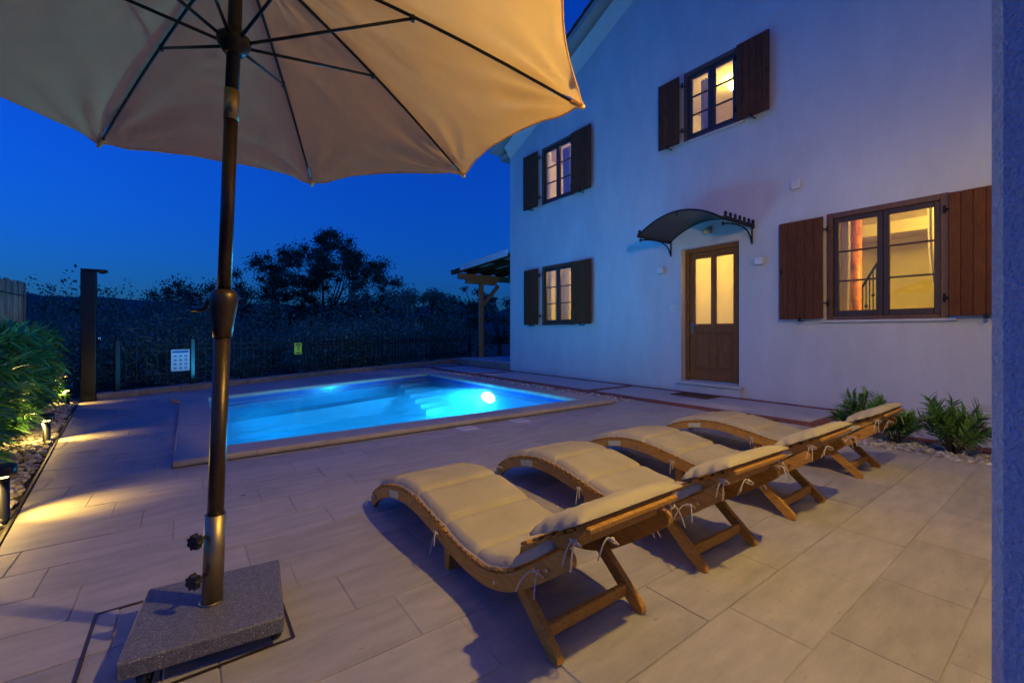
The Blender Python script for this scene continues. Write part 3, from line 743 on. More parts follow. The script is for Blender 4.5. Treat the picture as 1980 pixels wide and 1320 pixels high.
# arched canopy over the door
cp = thing('door_canopy', 'arched smoked door canopy on curled black iron brackets', 'canopy', (FX, 4.13, 2.81))
AX = -.98; AW = .765
def arch(y): return .27 * (1 - (y / AW) ** 2)
n = 20; vs = []; 
sh = MB(); pr_ = [(-AW + 2 * AW * i / n, arch(-AW + 2 * AW * i / n)) for i in range(n + 1)]
sh.prism(pr_ + [(y, z - .012) for y, z in reversed(pr_)], AX, -.004, 'x'); sh.build('sheet', 'canopy_sheet', cp)
for x in (AX, -.012):
    MB().tube([(x, y, z - .006) for y, z in pr_], .014, 8).build('arch_bar', 'iron', cp)
for s in (-1, 1):
    MB().box((AX, s * (AW + .012) - .01, -.03), (-.005, s * (AW + .012) + .01, .035), .003).build('side_rail', 'iron', cp)
    cr_ = MB()
    for k in range(7):
        x = AX + .04 + k * .145
        cr_.prism([(x, .035), (x + .05, .035), (x + .065, .075), (x + .05, .105), (x, .105), (x - .015, .075)], s * (AW + .012) - .007, s * (AW + .012) + .007, 'y')
    cr_.build('cresting', 'iron', cp)
    br_ = MB(); pts = cr([(-.02, -.25), (-.10, -.13), (-.28, -.05), (-.5, -.035), (-.75, -.05), (-.93, -.085)], 6)
    br_.tube([(x, s * (AW - .02), z) for x, z in pts], .012, 8)
    br_.tube([(-.012, s * (AW - .02), -.28), (-.012, s * (AW - .02), .02)], .012, 8)
    sp = [(-.93 + .03 * math.cos(a) * (1 - i / 18) , -.085 + .03 - .03 * (1 - i / 18) * math.cos(0) + .03 * math.sin(a) * (1 - i / 18)) for i, a in enumerate([-1.57 - k * .5 for k in range(14)])]
    br_.tube([(x, s * (AW - .02), z) for x, z in sp], .008, 6)
    br_.build('bracket', 'iron', cp)
MB().tube([(AX, 0, .255), (AX, 0, .18)], .009, 6).build('pendant', 'iron', cp)

# lamp on the wing wall that lights the terrace
def globe_lamp(x, z, label, glow):
    wl = thing('globe_wall_lamp', label, 'lamp', (x, WY, z), 0, 'round lamps on the wing wall')
    MB().lathe([(.05, 0), (.05, .012), (.03, .02)], n=16).build('backplate', 'iron', wl).rotation_euler = (R(-90), 0, 0)
    MB().tube([(0, .015, .0), (0, .03, -.03), (0, .085, -.065), (0, .085, -.04)], .007, 8).build('arm', 'iron', wl)
    MB().lathe([(.03, .004), (.112, .0), (.114, .006), (.06, .03), (.02, .045)], (0, .085, .043), 24).build('shade', 'iron', wl)  # unseen shade, made wide to keep light off the upper facade
    MB().ico((0, .085, 0), .042, 2).build('globe', glow, wl)
globe_lamp(1.90, 2.88, 'round warm wall lamp on the wing wall above the loungers', 'lamp_glow')
globe_lamp(5.35, 2.66, 'round warm wall lamp on the wing wall above the oleanders', emit('lamp_glow_far', (1.0, .66, .15), LAMP_TERRACE * .13))

dm = thing('doormat', 'brown coir doormat with darker diamond weave before the door', 'doormat', (7.0, 4.15, 0))
MB().box((-.22, -.34, .0065), (.22, .34, .02), .004).build('pile', 'mat', dm)
for k in range(9):
    yk = -.3 + k * .07
    MB().tube([(-.19, yk, .0205), (0, yk + .035, .0215), (.19, yk, .0205)], .006, 5).build('rib', 'black', dm)

# ================================================================== PERGOLA beyond the house corner
plat = MB(); plat.box((7.44, 10.08, -.1), (12, 12.95, .195), .01)
pg_o = thing('stone_platform', 'low stone paved platform under the wooden lean to at the house end', 'platform', (0, 0, 0))
plat.build('core', 'kerb', pg_o)
for k in range(5):
    MB().box((7.405, 10.09 + k * .57, -.02), (7.438, 10.09 + k * .57 + .56, .19), .008).build('edge_stone', 'kerb', pg_o)
for i in range(4):
    for k in range(5): MB().box((7.41 + i * .56, 10.09 + k * .57, .1955), (7.41 + i * .56 + .552, 10.09 + k * .57 + .562, .215), .004).build('slab', 'slab', pg_o)
pg = thing('lean_to', 'wooden lean to roof with one post and a diagonal brace by the house end', 'lean-to', (8.23, 12.9, .2))
def pbox(name, a, b, mat='pergola_wood', ch=.008): return MB().box([a[i] - (8.23, 12.9, .2)[i] for i in range(3)], [b[i] - (8.23, 12.9, .2)[i] for i in range(3)], ch).build(name, mat, pg)
pbox('post', (8.16, 12.83, .216), (8.30, 12.97, 2.76))
pbox('saddle', (7.62, 12.82, 2.76), (8.85, 12.98, 2.89)); pbox('beam', (7.32, 12.81, 2.892), (11.5, 12.99, 3.08))
b = MB(); b.box((-.055, -.055, 0), (.055, .055, .98)); bo = b.build('brace', 'pergola_wood', pg); bo.location = (.05, 0, 1.82); bo.rotation_euler = (0, R(43), 0)
for k in range(7):
    x = 7.34 + k * .62
    r = MB().prism([(10.08 - 12.9, 3.24 - .2), (13.45 - 12.9, 3.085 - .2), (13.45 - 12.9, 3.205 - .2), (10.08 - 12.9, 3.36 - .2)], x - 8.23, x - 8.23 + .09, 'y' if False else 'x').build('rafter', 'shutter', pg)
MB().prism([(10.09 - 12.9, 3.27 - .2), (12.75 - 12.9, 3.15 - .2), (12.75 - 12.9, 3.33 - .2), (10.09 - 12.9, 3.46 - .2)], 7.30 - 8.23, 7.335 - 8.23, 'x').build('fascia', 'white_paint', pg)
for k in range(9):
    y = 10.3 + k * .36; z = 3.365 - (y - 10.08) * .046
    pbox('roof_panel', (7.345, y, z), (11.4, y + .352, z + .02), 'white_paint' if k in (1, 4, 5) else 'shutter', .003)  # white panels stand for bright sky glimpsed between the rafters

# ================================================================== FENCE
fence = thing('iron_fence', 'black wrought iron fence with spear tips along the kerb behind the pool', 'fence', (FA.x, FA.y, .1), math.atan2(FU.y, FU.x))
post = MB(); post.box((-.035, -.035, .0), (.035, .035, .85), .004); post.box((-.045, -.045, .852), (.045, .045, .87), .004); post.lathe([(.02, .87), (.03, .89), (.03, .91), (.012, .935)], n=8)
pme = post.mesh('post', MT['anthracite'])
posts_t = (-1.15, 0, 2.53, 5.07, 7.6, 10.1)
for t in posts_t: link('post', pme, fence, (t, 0, 0))
pk = MB(); pk.box((-.007, -.007, .09), (.007, .007, .84)); pk.prism([(-.018, .84), (.018, .84), (0, .92)], -.006, .006, 'y')
pkm = pk.mesh('picket', MT['iron'])
ring = MB(); ring.tube([(.045 * math.cos(a), 0, .045 * math.sin(a)) for a in [2 * math.pi * k / 12 for k in range(13)]], .006, 5, caps=False); rme = ring.mesh('scroll', MT['iron'])
for a, b in zip(posts_t[:-1], posts_t[1:]):
    L = b - a - .08; m = (a + b) / 2
    for z in (.135, .235, .66, .765): MB().box((a + .036, -.012, z - .008), (b - .036, .012, z + .008), .002).build('rail', 'iron', fence)
    n = int(L / .135)
    for k in range(n):
        x = a + .04 + L * (k + .5) / n
        link('picket', pkm, fence, (x, 0, 0))
        if k < n - 1:
            for z in (.185, .712): link('scroll', rme, fence, (x + L / n / 2, 0, z))
FR = math.atan2(FU.y, FU.x)
def on_fence(t, z, off=-.022): p = FA + FU * t + FN * off; return (p.x, p.y, z)
sg = thing('rules_sign', 'white and blue pool rules board with rows of symbols on the fence', 'sign', on_fence(-.21, .57), FR)
MB().box((-.155, -.008, -.2), (.155, .0, .2), .002).build('board', 'sign_white', sg)
MB().box((-.135, -.0095, .135), (.135, -.0082, .18)).build('header', 'sign_blue', sg)
for i in range(3):
    for j in range(4):
        x, z = -.09 + i * .09, .075 - j * .075
        s = MB(); s.box((x - .026, -.0093, z - .006), (x + .026, -.0081, z + .02)); s.box((x - .032, -.0093, z - .024), (x + .032, -.0081, z - .017)); s.build('symbol', 'sign_blue', sg)
ys_ = thing('warning_sign', 'small yellow warning notice with black figure hung on the fence', 'sign', on_fence(2.29, .70), FR)
MB().box((-.1, -.008, -.135), (.1, .0, .135), .002).build('board', 'sign_yellow', ys_)
s = MB(); s.box((-.075, -.0095, .085), (.075, -.0082, .115)); s.build('lettering_bar', 'black', ys_)
s = MB(); s.box((-.06, -.0095, .05), (.06, -.0082, .066)); s.build('lettering_bar', 'black', ys_)
s = MB(); s.tube([(-.03, -.0085, -.06), (.0, -.0085, -.01), (.04, -.0085, -.05)], .008, 6); s.tube([(.0, -.0085, -.01), (-.02, -.0085, .022), (.035, -.0085, .01)], .008, 6); s.ico((.012, -.009, .036), .012, 1, (1, .3, 1)); s.build('figure', 'black', ys_)
s = MB(); s.box((-.07, -.0095, -.115), (.07, -.0082, -.085)); s.build('lettering_bar', 'black', ys_)

# ================================================================== SHOWER COLUMN
shw = thing('shower_column', 'tall dark metal outdoor shower column at the hedge end', 'shower', (-1.26, 9.62, 0), R(0))
MB().box((-.10, -.08, .012), (.08, .08, 2.06), .008).build('column', 'anthracite', shw)
MB().box((-.115, -.095, .0), (.095, .095, .0118), .003).build('foot_plate', 'anthracite', shw)
MB().box((-.10, -.08, 2.061), (.21, .08, 2.10), .006).build('head_arm', 'anthracite', shw)
MB().lathe([(.035, 0), (.035, -.02)], (.15, 0, 2.06), 14).build('nozzle', 'iron', shw)
tp = MB(); tp.tube([(.08, 0, 1.0), (.125, 0, 1.0)], .02, 10); tp.tube([(.12, 0, 1.0), (.125, -.01, .95)], .008, 6); tp.build('tap', 'chrome', shw)

# ================================================================== PARASOL
UB = Vector((.068, 1.957, 0))
um = thing('parasol', 'beige parasol on a bronze pole with a heavy granite base', 'parasol', (UB.x, UB.y, 0))
lean = thing_dir = Vector((.066, -.051, 0)) / 2.1
def ax(z, dx=0, dy=0): return Vector((lean.x * z + dx, lean.y * z + dy, z))
slab_ang = R(-6.5)
bs = MB(); bs.box((-.225, -.225, .048), (.225, .225, .105), .006)
so = bs.build('granite_base', 'granite', um, (.005, -.005, 0)); so.rotation_euler = (0, 0, slab_ang)
for sx in (-1, 1):
    for sy in (-1, 1):
        w = MB(); w.tube([(-.012, 0, .0255), (.012, 0, .0255)], .0255, 14); w.box((-.02, -.015, .03), (.02, .015, .0475), .002)
        o = w.build('caster', 'black', um, (.005 + sx * .18, -.005 + sy * .18, 0)); o.rotation_euler = (0, 0, slab_ang + .3 * sx)
MB().lathe([(.038, .1052), (.038, .109), (.036, .112)], n=24).build('weld_ring', 'steel', um)
MB().tube([ax(.113), ax(.43)], .0335, 24).build('sleeve', 'steel', um)
for z in (.22, .36):
    kb = MB(); d = Vector((-.78, -.62, 0)); p = ax(z) + d * .03
    kb.tube([p, p + d * .035], .007, 8); c = p + d * .045
    w = Vector((-d.y, d.x, 0)); up = Vector((0, 0, 1)); vs = []
    for dd in (-.01, .012):
        for k in range(28):
            a = 2 * math.pi * k / 28; r = .024 + .004 * math.cos(a * 7); vs.append(c + d * dd + (w * math.cos(a) + up * math.sin(a)) * r)
    kb.add(vs, [(k, (k + 1) % 28, 28 + (k + 1) % 28, 28 + k) for k in range(28)] + [tuple(range(28)), tuple(range(28, 56))])
    kb.build('knob', 'black', um)
MB().tube([ax(.12), ax(1.12)], .0265, 24).build('lower_pole', 'bronze', um)
hs = MB(); pr2 = [(.028, 1.08), (.031, 1.081), (.034, 1.12), (.043, 1.19), (.046, 1.215), (.044, 1.235), (.037, 1.25), (.026, 1.256)]
vs = []; n = 24
for r, z in pr2:
    c = ax(z)
    for k in range(n): a = 2 * math.pi * k / n; vs.append((c.x + r * math.cos(a), c.y + r * math.sin(a), z))
hs.add(vs, [(i * n + k, i * n + (k + 1) % n, (i + 1) * n + (k + 1) % n, (i + 1) * n + k) for i in range(len(pr2) - 1) for k in range(n)], True)
hs.build('crank_housing', 'bronze', um)
rgt = Vector((math.cos(HEAD), -math.sin(HEAD), 0)); c = ax(1.215)
MB().tube([c - rgt * .035, c - rgt * .055 + Vector((0, 0, .005)), c - rgt * .066 - Vector((0, 0, .022)), c - rgt * .074 - Vector((0, 0, .032)), c - rgt * .118 - Vector((0, 0, .033))], .0095, 10).build('crank_handle', 'bronze', um)
MB().tube([ax(1.10), ax(1.115)], .0285, 20).build('collar', 'steel', um)
MB().tube([ax(1.2), ax(1.98)], .0225, 24).build('upper_pole', 'bronze', um)
MB().tube([ax(1.88), ax(1.99)], .0245, 24).build('joint_sleeve', 'steel', um)
MB().tube([ax(1.985), ax(2.60)], .0225, 24).build('top_pole', 'dark_rib', um)
# runner and crown
cr0 = ax(2.165)
MB().lathe([(.024, -.045), (.034, -.04), (.052, -.012), (.056, .004), (.054, .018), (.034, .026), (.03, .05), (.024, .052)], (cr0.x, cr0.y, 2.165), 24).build('runner', 'dark_rib', um)
ct = ax(2.565); MB().lathe([(.024, -.03), (.05, -.02), (.055, .01), (.03, .03), (.02, .06), (.004, .075)], (ct.x, ct.y, 2.565), 20).build('crown', 'dark_rib', um)
UR, UZ, UA = 1.383, 2.102, 1.954
tc = ax(2.10)
def tip(i): a = UA - R(45) * i; return Vector((tc.x + UR * math.cos(a), tc.y + UR * math.sin(a), UZ))
def ribpt(i, s):                                            # 0 at crown, 1 at tip
    p0 = Vector((ct.x, ct.y, 2.555)); p = p0.lerp(tip(i), s); p.z += .035 * math.sin(math.pi * s); return p
for i in range(8):
    MB().tube([ribpt(i, .03 + .95 * k / 8) - Vector((0, 0, .012)) for k in range(9)], .0065, 8).build('rib', 'dark_rib', um)
    a = UA - R(45) * i; st0 = Vector((cr0.x + .05 * math.cos(a), cr0.y + .05 * math.sin(a), 2.17)); j = ribpt(i, .46) - Vector((0, 0, .02))
    MB().tube([st0, j], .006, 8).build('strut', 'dark_rib', um)
    jp = MB(); jp.tube([j - Vector((0, 0, .012)), j + Vector((0, 0, .012))], .009, 8); jp.build('rib_joint', 'dark_rib', um)
    tpv = ribpt(i, .955) - Vector((0, 0, .013)); MB().tube([tpv, tip(i) + (tip(i) - ribpt(i, .9)).normalized() * .004 - Vector((0, 0, .009))], .0105, 8).build('tip_pocket', 'canopy', um)
def panel(i):
    NS, NT = 40, 28; vs = []; fs = []
    for a in range(NS + 1):
        s = .02 + .98 * a / NS
        p, q = ribpt(i, s), ribpt(i + 1, s)
        for b in range(NT + 1):
            t = b / NT; bow = 4 * t * (1 - t)
            m = p.lerp(q, t)
            r0 = Vector((m.x - ct.x, m.y - ct.y, 0))
            ins = 1 - .055 * bow * max(0, (s - .55) / .45) ** 2           # edge drawn in between the tips
            x, y = ct.x + r0.x * ins, ct.y + r0.y * ins
            z = m.z + (.05 * bow * max(0, (s - .3) / .7) ** 2) * .55 - .010 * bow * s
            # creases running from the tips
            e = 0.0
            for (tt, ph) in ((t, 1.3 + i), (1 - t, 4.1 + i * 2)):
                dist = math.hypot((1 - s) * 1.38, tt * 1.0)
                ang = math.atan2(tt * 1.0 + .02, (1 - s) * 1.38 + .02)
                e += .017 * math.sin(ang * 11 + ph) * math.exp(-(dist / .30) ** 2) * min(1, dist * 9)
            e += .010 * mnoise.noise((s * 7 + i * 3, t * 3.0, i)) * bow + .0045 * mnoise.noise((s * 22, t * 9 + i * 5, 2.0)) * bow
            vs.append((x, y, z + e))
    for a in range(NS):
        for b in range(NT): k = a * (NT + 1) + b; fs.append((k, k + 1, k + NT + 2, k + NT + 1))
    raw('canopy_panel', vs, fs, 'canopy', um, smooth=True)
    hem = MB(); L0 = NS * (NT + 1); hem.tube([vs[L0 + b] for b in range(NT + 1)], .0038, 6); hem.build('hem', 'canopy', um)
for i in range(8): panel(i)
MB().lathe([(.17, .0), (.12, .045), (.03, .085), (.012, .10)], (ct.x, ct.y, 2.60), 8).build('vent_cap', 'canopy', um)

# ================================================================== SUN LOUNGERS
LY0 = 1.9
bot = [(2.735, .0), (2.66, .055), (2.56, .105), (2.42, .150), (2.25, .176), (2.08, .172), (1.9, .145), (1.72, .112), (1.56, .098), (1.42, .108), (1.28, .155), (1.15, .235), (1.04, .315), (.975, .365)]
curve = cr(bot, 5)
def normal_pt(i, off):
    a = Vector(curve[max(i - 1, 0)]); b = Vector(curve[min(i + 1, len(curve) - 1)]); d = (b - a).normalized(); n = Vector((d.y, -d.x)) * -1
    if n.y < 0: n = -n
    return Vector(curve[i]) + n * off
def len_at():
    L = [0]
    for i in range(1, len(curve)): L.append(L[-1] + math.dist(curve[i], curve[i - 1]))
    return L
CL = len_at()
def at_len(s, off):
    for i in range(1, len(CL)):
        if CL[i] >= s:
            t = (s - CL[i - 1]) / (CL[i] - CL[i - 1]); return normal_pt(i - 1, off).lerp(normal_pt(i, off), t), (Vector(curve[i]) - Vector(curve[i - 1])).normalized()
    return normal_pt(len(curve) - 1, off), (Vector(curve[-1]) - Vector(curve[-2])).normalized()
RH = .062
HB = [(1.26, .248), (1.13, .322), (1.02, .384), (.938, .430)]      # backrest line (y,z)
def make_lounger():
    root = thing('sun_lounger', 'x', 'sun lounger')
    for sx in (-1, 1):
        poly = [tuple(normal_pt(i, 0)) for i in range(len(curve))] + [tuple(normal_pt(i, RH)) for i in reversed(range(len(curve)))]
        # rounded upper end
        e = Vector(curve[-1]); d = (e - Vector(curve[-2])).normalized(); m = (normal_pt(len(curve) - 1, 0) + normal_pt(len(curve) - 1, RH)) / 2
        arc = [m + (d * math.sin(a) + (normal_pt(len(curve) - 1, 0) - m).normalized() * math.cos(a)) * RH / 2 for a in [math.pi * k / 8 for k in range(1, 8)]]
        k = len(curve); poly = poly[:k] + [tuple(p) for p in arc] + poly[k:]
        poly = [(y - LY0, z) for y, z in poly]
        x0 = sx * .255; mb = MB(); n = len(poly)
        xa, xb = x0 - .014, x0 + .014
        vs = [(xa, y, z) for y, z in poly] + [(xb, y, z) for y, z in poly]
        fs = [(i, (i + 1) % n, n + (i + 1) % n, n + i) for i in range(n)]
        kk = len(curve); na = len(arc)
        for o in (0, n):                                    # side faces as quads between lower and upper edge
            for i in range(kk - 1): fs.append((o + i, o + i + 1, o + n - 2 - i, o + n - 1 - i))
            fs.append(tuple(o + i for i in range(kk - 1, kk + na + 1)))
        mb.add(vs, fs); side = mb.build('side_rail', 'teak', root)
        for s_ in (.62, 1.42, 1.78):
            p, d = at_len(s_, RH * .45); b = MB(); b.tube([(x0 + sx * .0145, p.x - LY0, p.y), (x0 + sx * .018, p.x - LY0, p.y)], .0065, 8); b.build('bolt', 'chrome', side)
        if sx < 0:
            p, d = at_len(.30, RH * .5); p2, _ = at_len(.50, RH * .5); pl_ = MB(); a = math.atan2(p2.y - p.y, p2.x - p.x)
            mt = Matrix.Translation((x0 - .0165, (p.x + p2.x) / 2 - LY0, (p.y + p2.y) / 2)) @ Matrix.Rotation(a, 4, 'X')
            pl_.box((-.002, -.065, -.02), (.002, .065, .02), 0, mt); pl_.build('pale_strip', 'tag', root)  # pale strip standing for a strap band on the rail
    # slats laid across the rails
    total = CL[-1]; n = 40; sme = MB().box((-.268, -.0165, 0), (.268, .0165, .014), .003).mesh('slat', MT['teak'])
    for k in range(n):
        s_ = .05 + (total - .10 - .05) * k / (n - 1)
        if s_ > total - .30: continue
        p, d = at_len(s_, RH + .001)
        o = link('slat', sme, root, (0, p.x - LY0, p.y)); o.rotation_euler = (math.atan2(d.y, d.x) if d.x > 0 else math.atan2(-d.y, -d.x), 0, 0)
    # backrest frame, its slats and the head bar
    hb = [Vector((y - LY0, z + .07)) for y, z in HB]
    for sx in (-1, 1):
        b = MB(); x0 = sx * .218
        for a, c in zip(hb[:-1], hb[1:]): pass
        top = [(p.x, p.y) for p in hb]; low = [(p.x + .012, p.y - (.05 if k else .026)) for k, p in enumerate(reversed(hb))]
        b.prism(top + low, x0 - .0125, x0 + .0125, 'x'); b.build('back_rail', 'teak', root)
    for k in range(6):
        t = .06 + .86 * k / 5; i = min(int(t * 3), 2); p = hb[i].lerp(hb[i + 1], t * 3 - i); d = (hb[i + 1] - hb[i]).normalized()
        o = link('slat', MB().box((-.234, -.021, 0), (.234, .021, .012), .003).mesh('slat', MT['teak']), root, (0, p.x, p.y + .0015)); o.rotation_euler = (math.atan2(-d.y, -d.x), 0, 0)
    e = hb[-1]
    MB().box((-.232, e.x - .02, e.y - .016), (.232, e.x - .0005, e.y + .004), .004).build('head_bar', 'teak', root)
    MB().box((-.2052, e.x + .05, e.y - .085), (.2052, e.x + .068, e.y - .03), .004).build('cross_piece', 'teak', root)
    # rear legs with a stretcher, pivoting on the rails
    top = Vector((1.30 - LY0, .20)); ft = Vector((1.06 - LY0, .0)); d = (ft - top).normalized(); nn = Vector((-d.y, d.x)); w = .024
    for sx in (-1, 1):
        x0 = sx * .221; pts = [top + nn * w, top - nn * w]
        end = ft + Vector((0, 0)); 
        poly = [tuple(top + nn * w - d * .01), tuple(top - d * .03), tuple(top - nn * w - d * .01), tuple(end - nn * w - d * .055), tuple(end - nn * w * .9 - d * .02), tuple(end - nn * w * .2 + Vector((0, .004))), tuple(end + nn * w * .6 + Vector((0, .0035)) ), tuple(end + nn * w - d * .03)]
        poly = [(a, max(z, .0)) for a, z in poly]
        MB().prism(poly, x0 - .014, x0 + .014, 'x').build('leg', 'teak', root)
    m = top.lerp(ft, .66); MB().box((-.2065, m.x - .012, m.y - .024), (.2065, m.x + .012, m.y + .024), .004).build('stretcher', 'teak', root)
    for sx in (-1, 1):
        MB().prism([(1.84 - LY0, .135), (1.78 - LY0, .125), (1.792 - LY0, .0), (1.83 - LY0, .0)], sx * .222 - .0175, sx * .222 + .0175, 'x').build('front_leg', 'teak', root)
    return root
def make_cushion():
    root = thing('lounger_cushion', 'x', 'cushion')
    total = CL[-1]; s0, s1 = .10, total - .06; N = 132; W = 26; seg = 6; hw = .257
    def prof(u):                                            # quilted: seams pinched
        ph = (u * seg) % 1.0; return .004 + .026 * (1 - (2 * ph - 1) ** 12) ** .8 if 0 < u < 1 else .010
    top = []; botv = []
    for i in range(N + 1):
        u = i / N; s_ = s0 + (s1 - s0) * u; base, d = at_len(s_, RH + .016)
        th = prof(u); nrm = Vector((-d.y, d.x)); nrm = nrm if nrm.y > 0 else -nrm
        ph = (u * seg) % 1.0; pinch = .006 * (1 - (2 * ph - 1) ** 2)
        rt, rb = [], []
        for j in range(W + 1):
            v = -1 + 2 * j / W; edge = (1 - abs(v) ** 22) ** .5
            wr = .0028 * mnoise.noise((u * 30, v * 6, 2)) * (1 if abs(v) < .97 else 0) + .003 * mnoise.noise((u * 60, v * 2, 7)) * (abs(v) ** 3)
            x = v * (hw - .008 + pinch + .004 * mnoise.noise((u * 18, v * 3, 9)))
            drop = .004 * max(0, abs(v) - .9) / .1
            p = base + nrm * (.004 + th * edge + wr - drop); rt.append((x, p.x - LY0, p.y))
            p2 = base + nrm * (.001 - drop); rb.append((x, p2.x - LY0, p2.y))
        top.append(rt); botv.append(rb)
    vs = [p for r in top for p in r] + [p for r in botv for p in r]; o = (N + 1) * (W + 1); fs = []
    for i in range(N):
        for j in range(W):
            a = i * (W + 1) + j; fs.append((a, a + 1, a + W + 2, a + W + 1)); fs.append((o + a, o + a + W + 1, o + a + W + 2, o + a + 1))
    for i in range(N):
        a = i * (W + 1); fs.append((a, a + W + 1, o + a + W + 1, o + a)); b = a + W; fs.append((b, o + b, o + b + W + 1, b + W + 1))
    for j in range(W):
        fs.append((j, o + j, o + j + 1, j + 1)); b = N * (W + 1) + j; fs.append((b, b + 1, o + b + 1, o + b))
    raw('mattress', vs, fs, 'cushion', root, smooth=True)
    # piping along the near and far edges
    for sx in (-1, 1):
        j = 0 if sx < 0 else W; mb = MB()
        mb.tube([(top[i][j][0] + sx * .003, top[i][j][1], top[i][j][2] - .002) for i in range(0, N + 1, 2)], .0042, 6); mb.build('piping', 'cushion', root)
    # head section folded over the back frame
    hb = [Vector((y - LY0, z + .07 + .017)) for y, z in HB]; n = 26; W2 = 22; tv = []; bv_ = []
    hb = [hb[0].lerp(hb[1], .82) + Vector((0, .012)), hb[1].lerp(hb[2], .45) + Vector((0, .006)), hb[2].lerp(hb[3], .2), hb[3] + Vector((-.012, .006))]
    for i in range(n + 1):
        u = i / n; k = min(int(u * 3), 2); p = hb[k].lerp(hb[k + 1], u * 3 - k); d = (hb[k + 1] - hb[k]).normalized(); nr = Vector((-d.y, d.x)); nr = nr if nr.y > 0 else -nr
        e_u = max(0.0, 1 - abs(2 * u - 1) ** 5) ** .5
        for j in range(W2 + 1):
            v = -1 + 2 * j / W2; e = max(0.0, 1 - abs(v) ** 6) ** .5
            gath = .003 * math.sin(u * 26) * (abs(v) ** 7) + .007 * math.sin(v * 24) * ((1 - u) ** 8)
            q = p + nr * (.004 + .044 * e * e_u + gath + .003 * mnoise.noise((u * 8, v * 7, 5)))
            q += d * (.015 * (1 - v * v) * (-1 if u < .1 else 0))
            hwid = .272 + .006 * math.sin(u * 20)
            tv.append((v * hwid, q.x, q.y)); q2 = p + nr * .001; bv_.append((v * hwid, q2.x, q2.y))
    o = len(tv); fs = []
    for i in range(n):
        for j in range(W2): a = i * (W2 + 1) + j; fs += [(a, a + 1, a + W2 + 2, a + W2 + 1), (o + a, o + a + W2 + 1, o + a + W2 + 2, o + a + 1)]
        a = i * (W2 + 1); b = a + W2; fs += [(a, a + W2 + 1, o + a + W2 + 1, o + a), (b, o + b, o + b + W2 + 1, b + W2 + 1)]
    for j in range(W2): b = n * (W2 + 1) + j; fs += [(j, o + j, o + j + 1, j + 1), (b, b + 1, o + b + 1, o + b)]
    raw('head_pad', tv + bv_, fs, 'cushion', root, smooth=True)
    # knotted ties
    def tie(p, seed, sx):
        r = random.Random(seed); mb = MB(); p = Vector(p)
        for k in range(2):
            dirv = Vector((sx * r.uniform(.4, 1.0), r.uniform(-.9, .9), r.uniform(-.9, .1))).normalized(); L = r.uniform(.04, .085)
            pts = [p, p + dirv * L * .4 + Vector((0, 0, .012)), p + dirv * L * .75 + Vector((0, 0, -.005)), p + dirv * L + Vector((0, 0, -.035))]
            mb.tube(cr([tuple(q) for q in pts], 4), .0026, 5)
        loop = [p + Vector((sx * .012 * math.sin(a), .022 * math.cos(a), .012 * math.sin(a) - .005)) for a in [2 * math.pi * k / 10 for k in range(11)]]
        mb.tube(loop, .003, 5); mb.ico(tuple(p), .009, 1)
        mb.build('tie', 'tie', root)
    for sx in (-1, 1):
        for s_, sd in ((.08, 3), (.93, 1), (1.74, 2)):
            p, d = at_len(s_, RH * .55); tie((sx * .276, p.x - LY0, p.y), sd * 7 + (sx > 0), sx)
        tie((sx * .246, .965 - LY0, .455), 40 + sx, sx)
    tie((-.12, .925 - LY0, .44), 61, -1)
    return root
def copy_tree(src):
    c = src.copy(); COL.objects.link(c)
    for ch in src.children:
        k = ch.copy(); COL.objects.link(k); k.parent = c
        for g2 in ch.children: j = g2.copy(); COL.objects.link(j); j.parent = k
    return c
lg, cu = make_lounger(), make_cushion()
spots = [(1.205, 0, 'next to the parasol'), (2.150, -2.0, 'second from the parasol'), (3.080, -.6, 'third from the parasol'), (4.270, .4, 'next to the oleanders')]
for i, (x, rz, wh) in enumerate(spots):
    a = lg if i == 0 else copy_tree(lg); b = cu if i == 0 else copy_tree(cu)
    for o in (a, b): o.location = (x, LY0, 0); o.rotation_euler = (0, 0, R(rz))
    tag(a, 'curved slatted wooden sun lounger, ' + wh, 'sun lounger', 'sun loungers in a row'); tag(b, 'beige quilted cushion tied on the lounger ' + wh, 'cushion', 'lounger cushions')

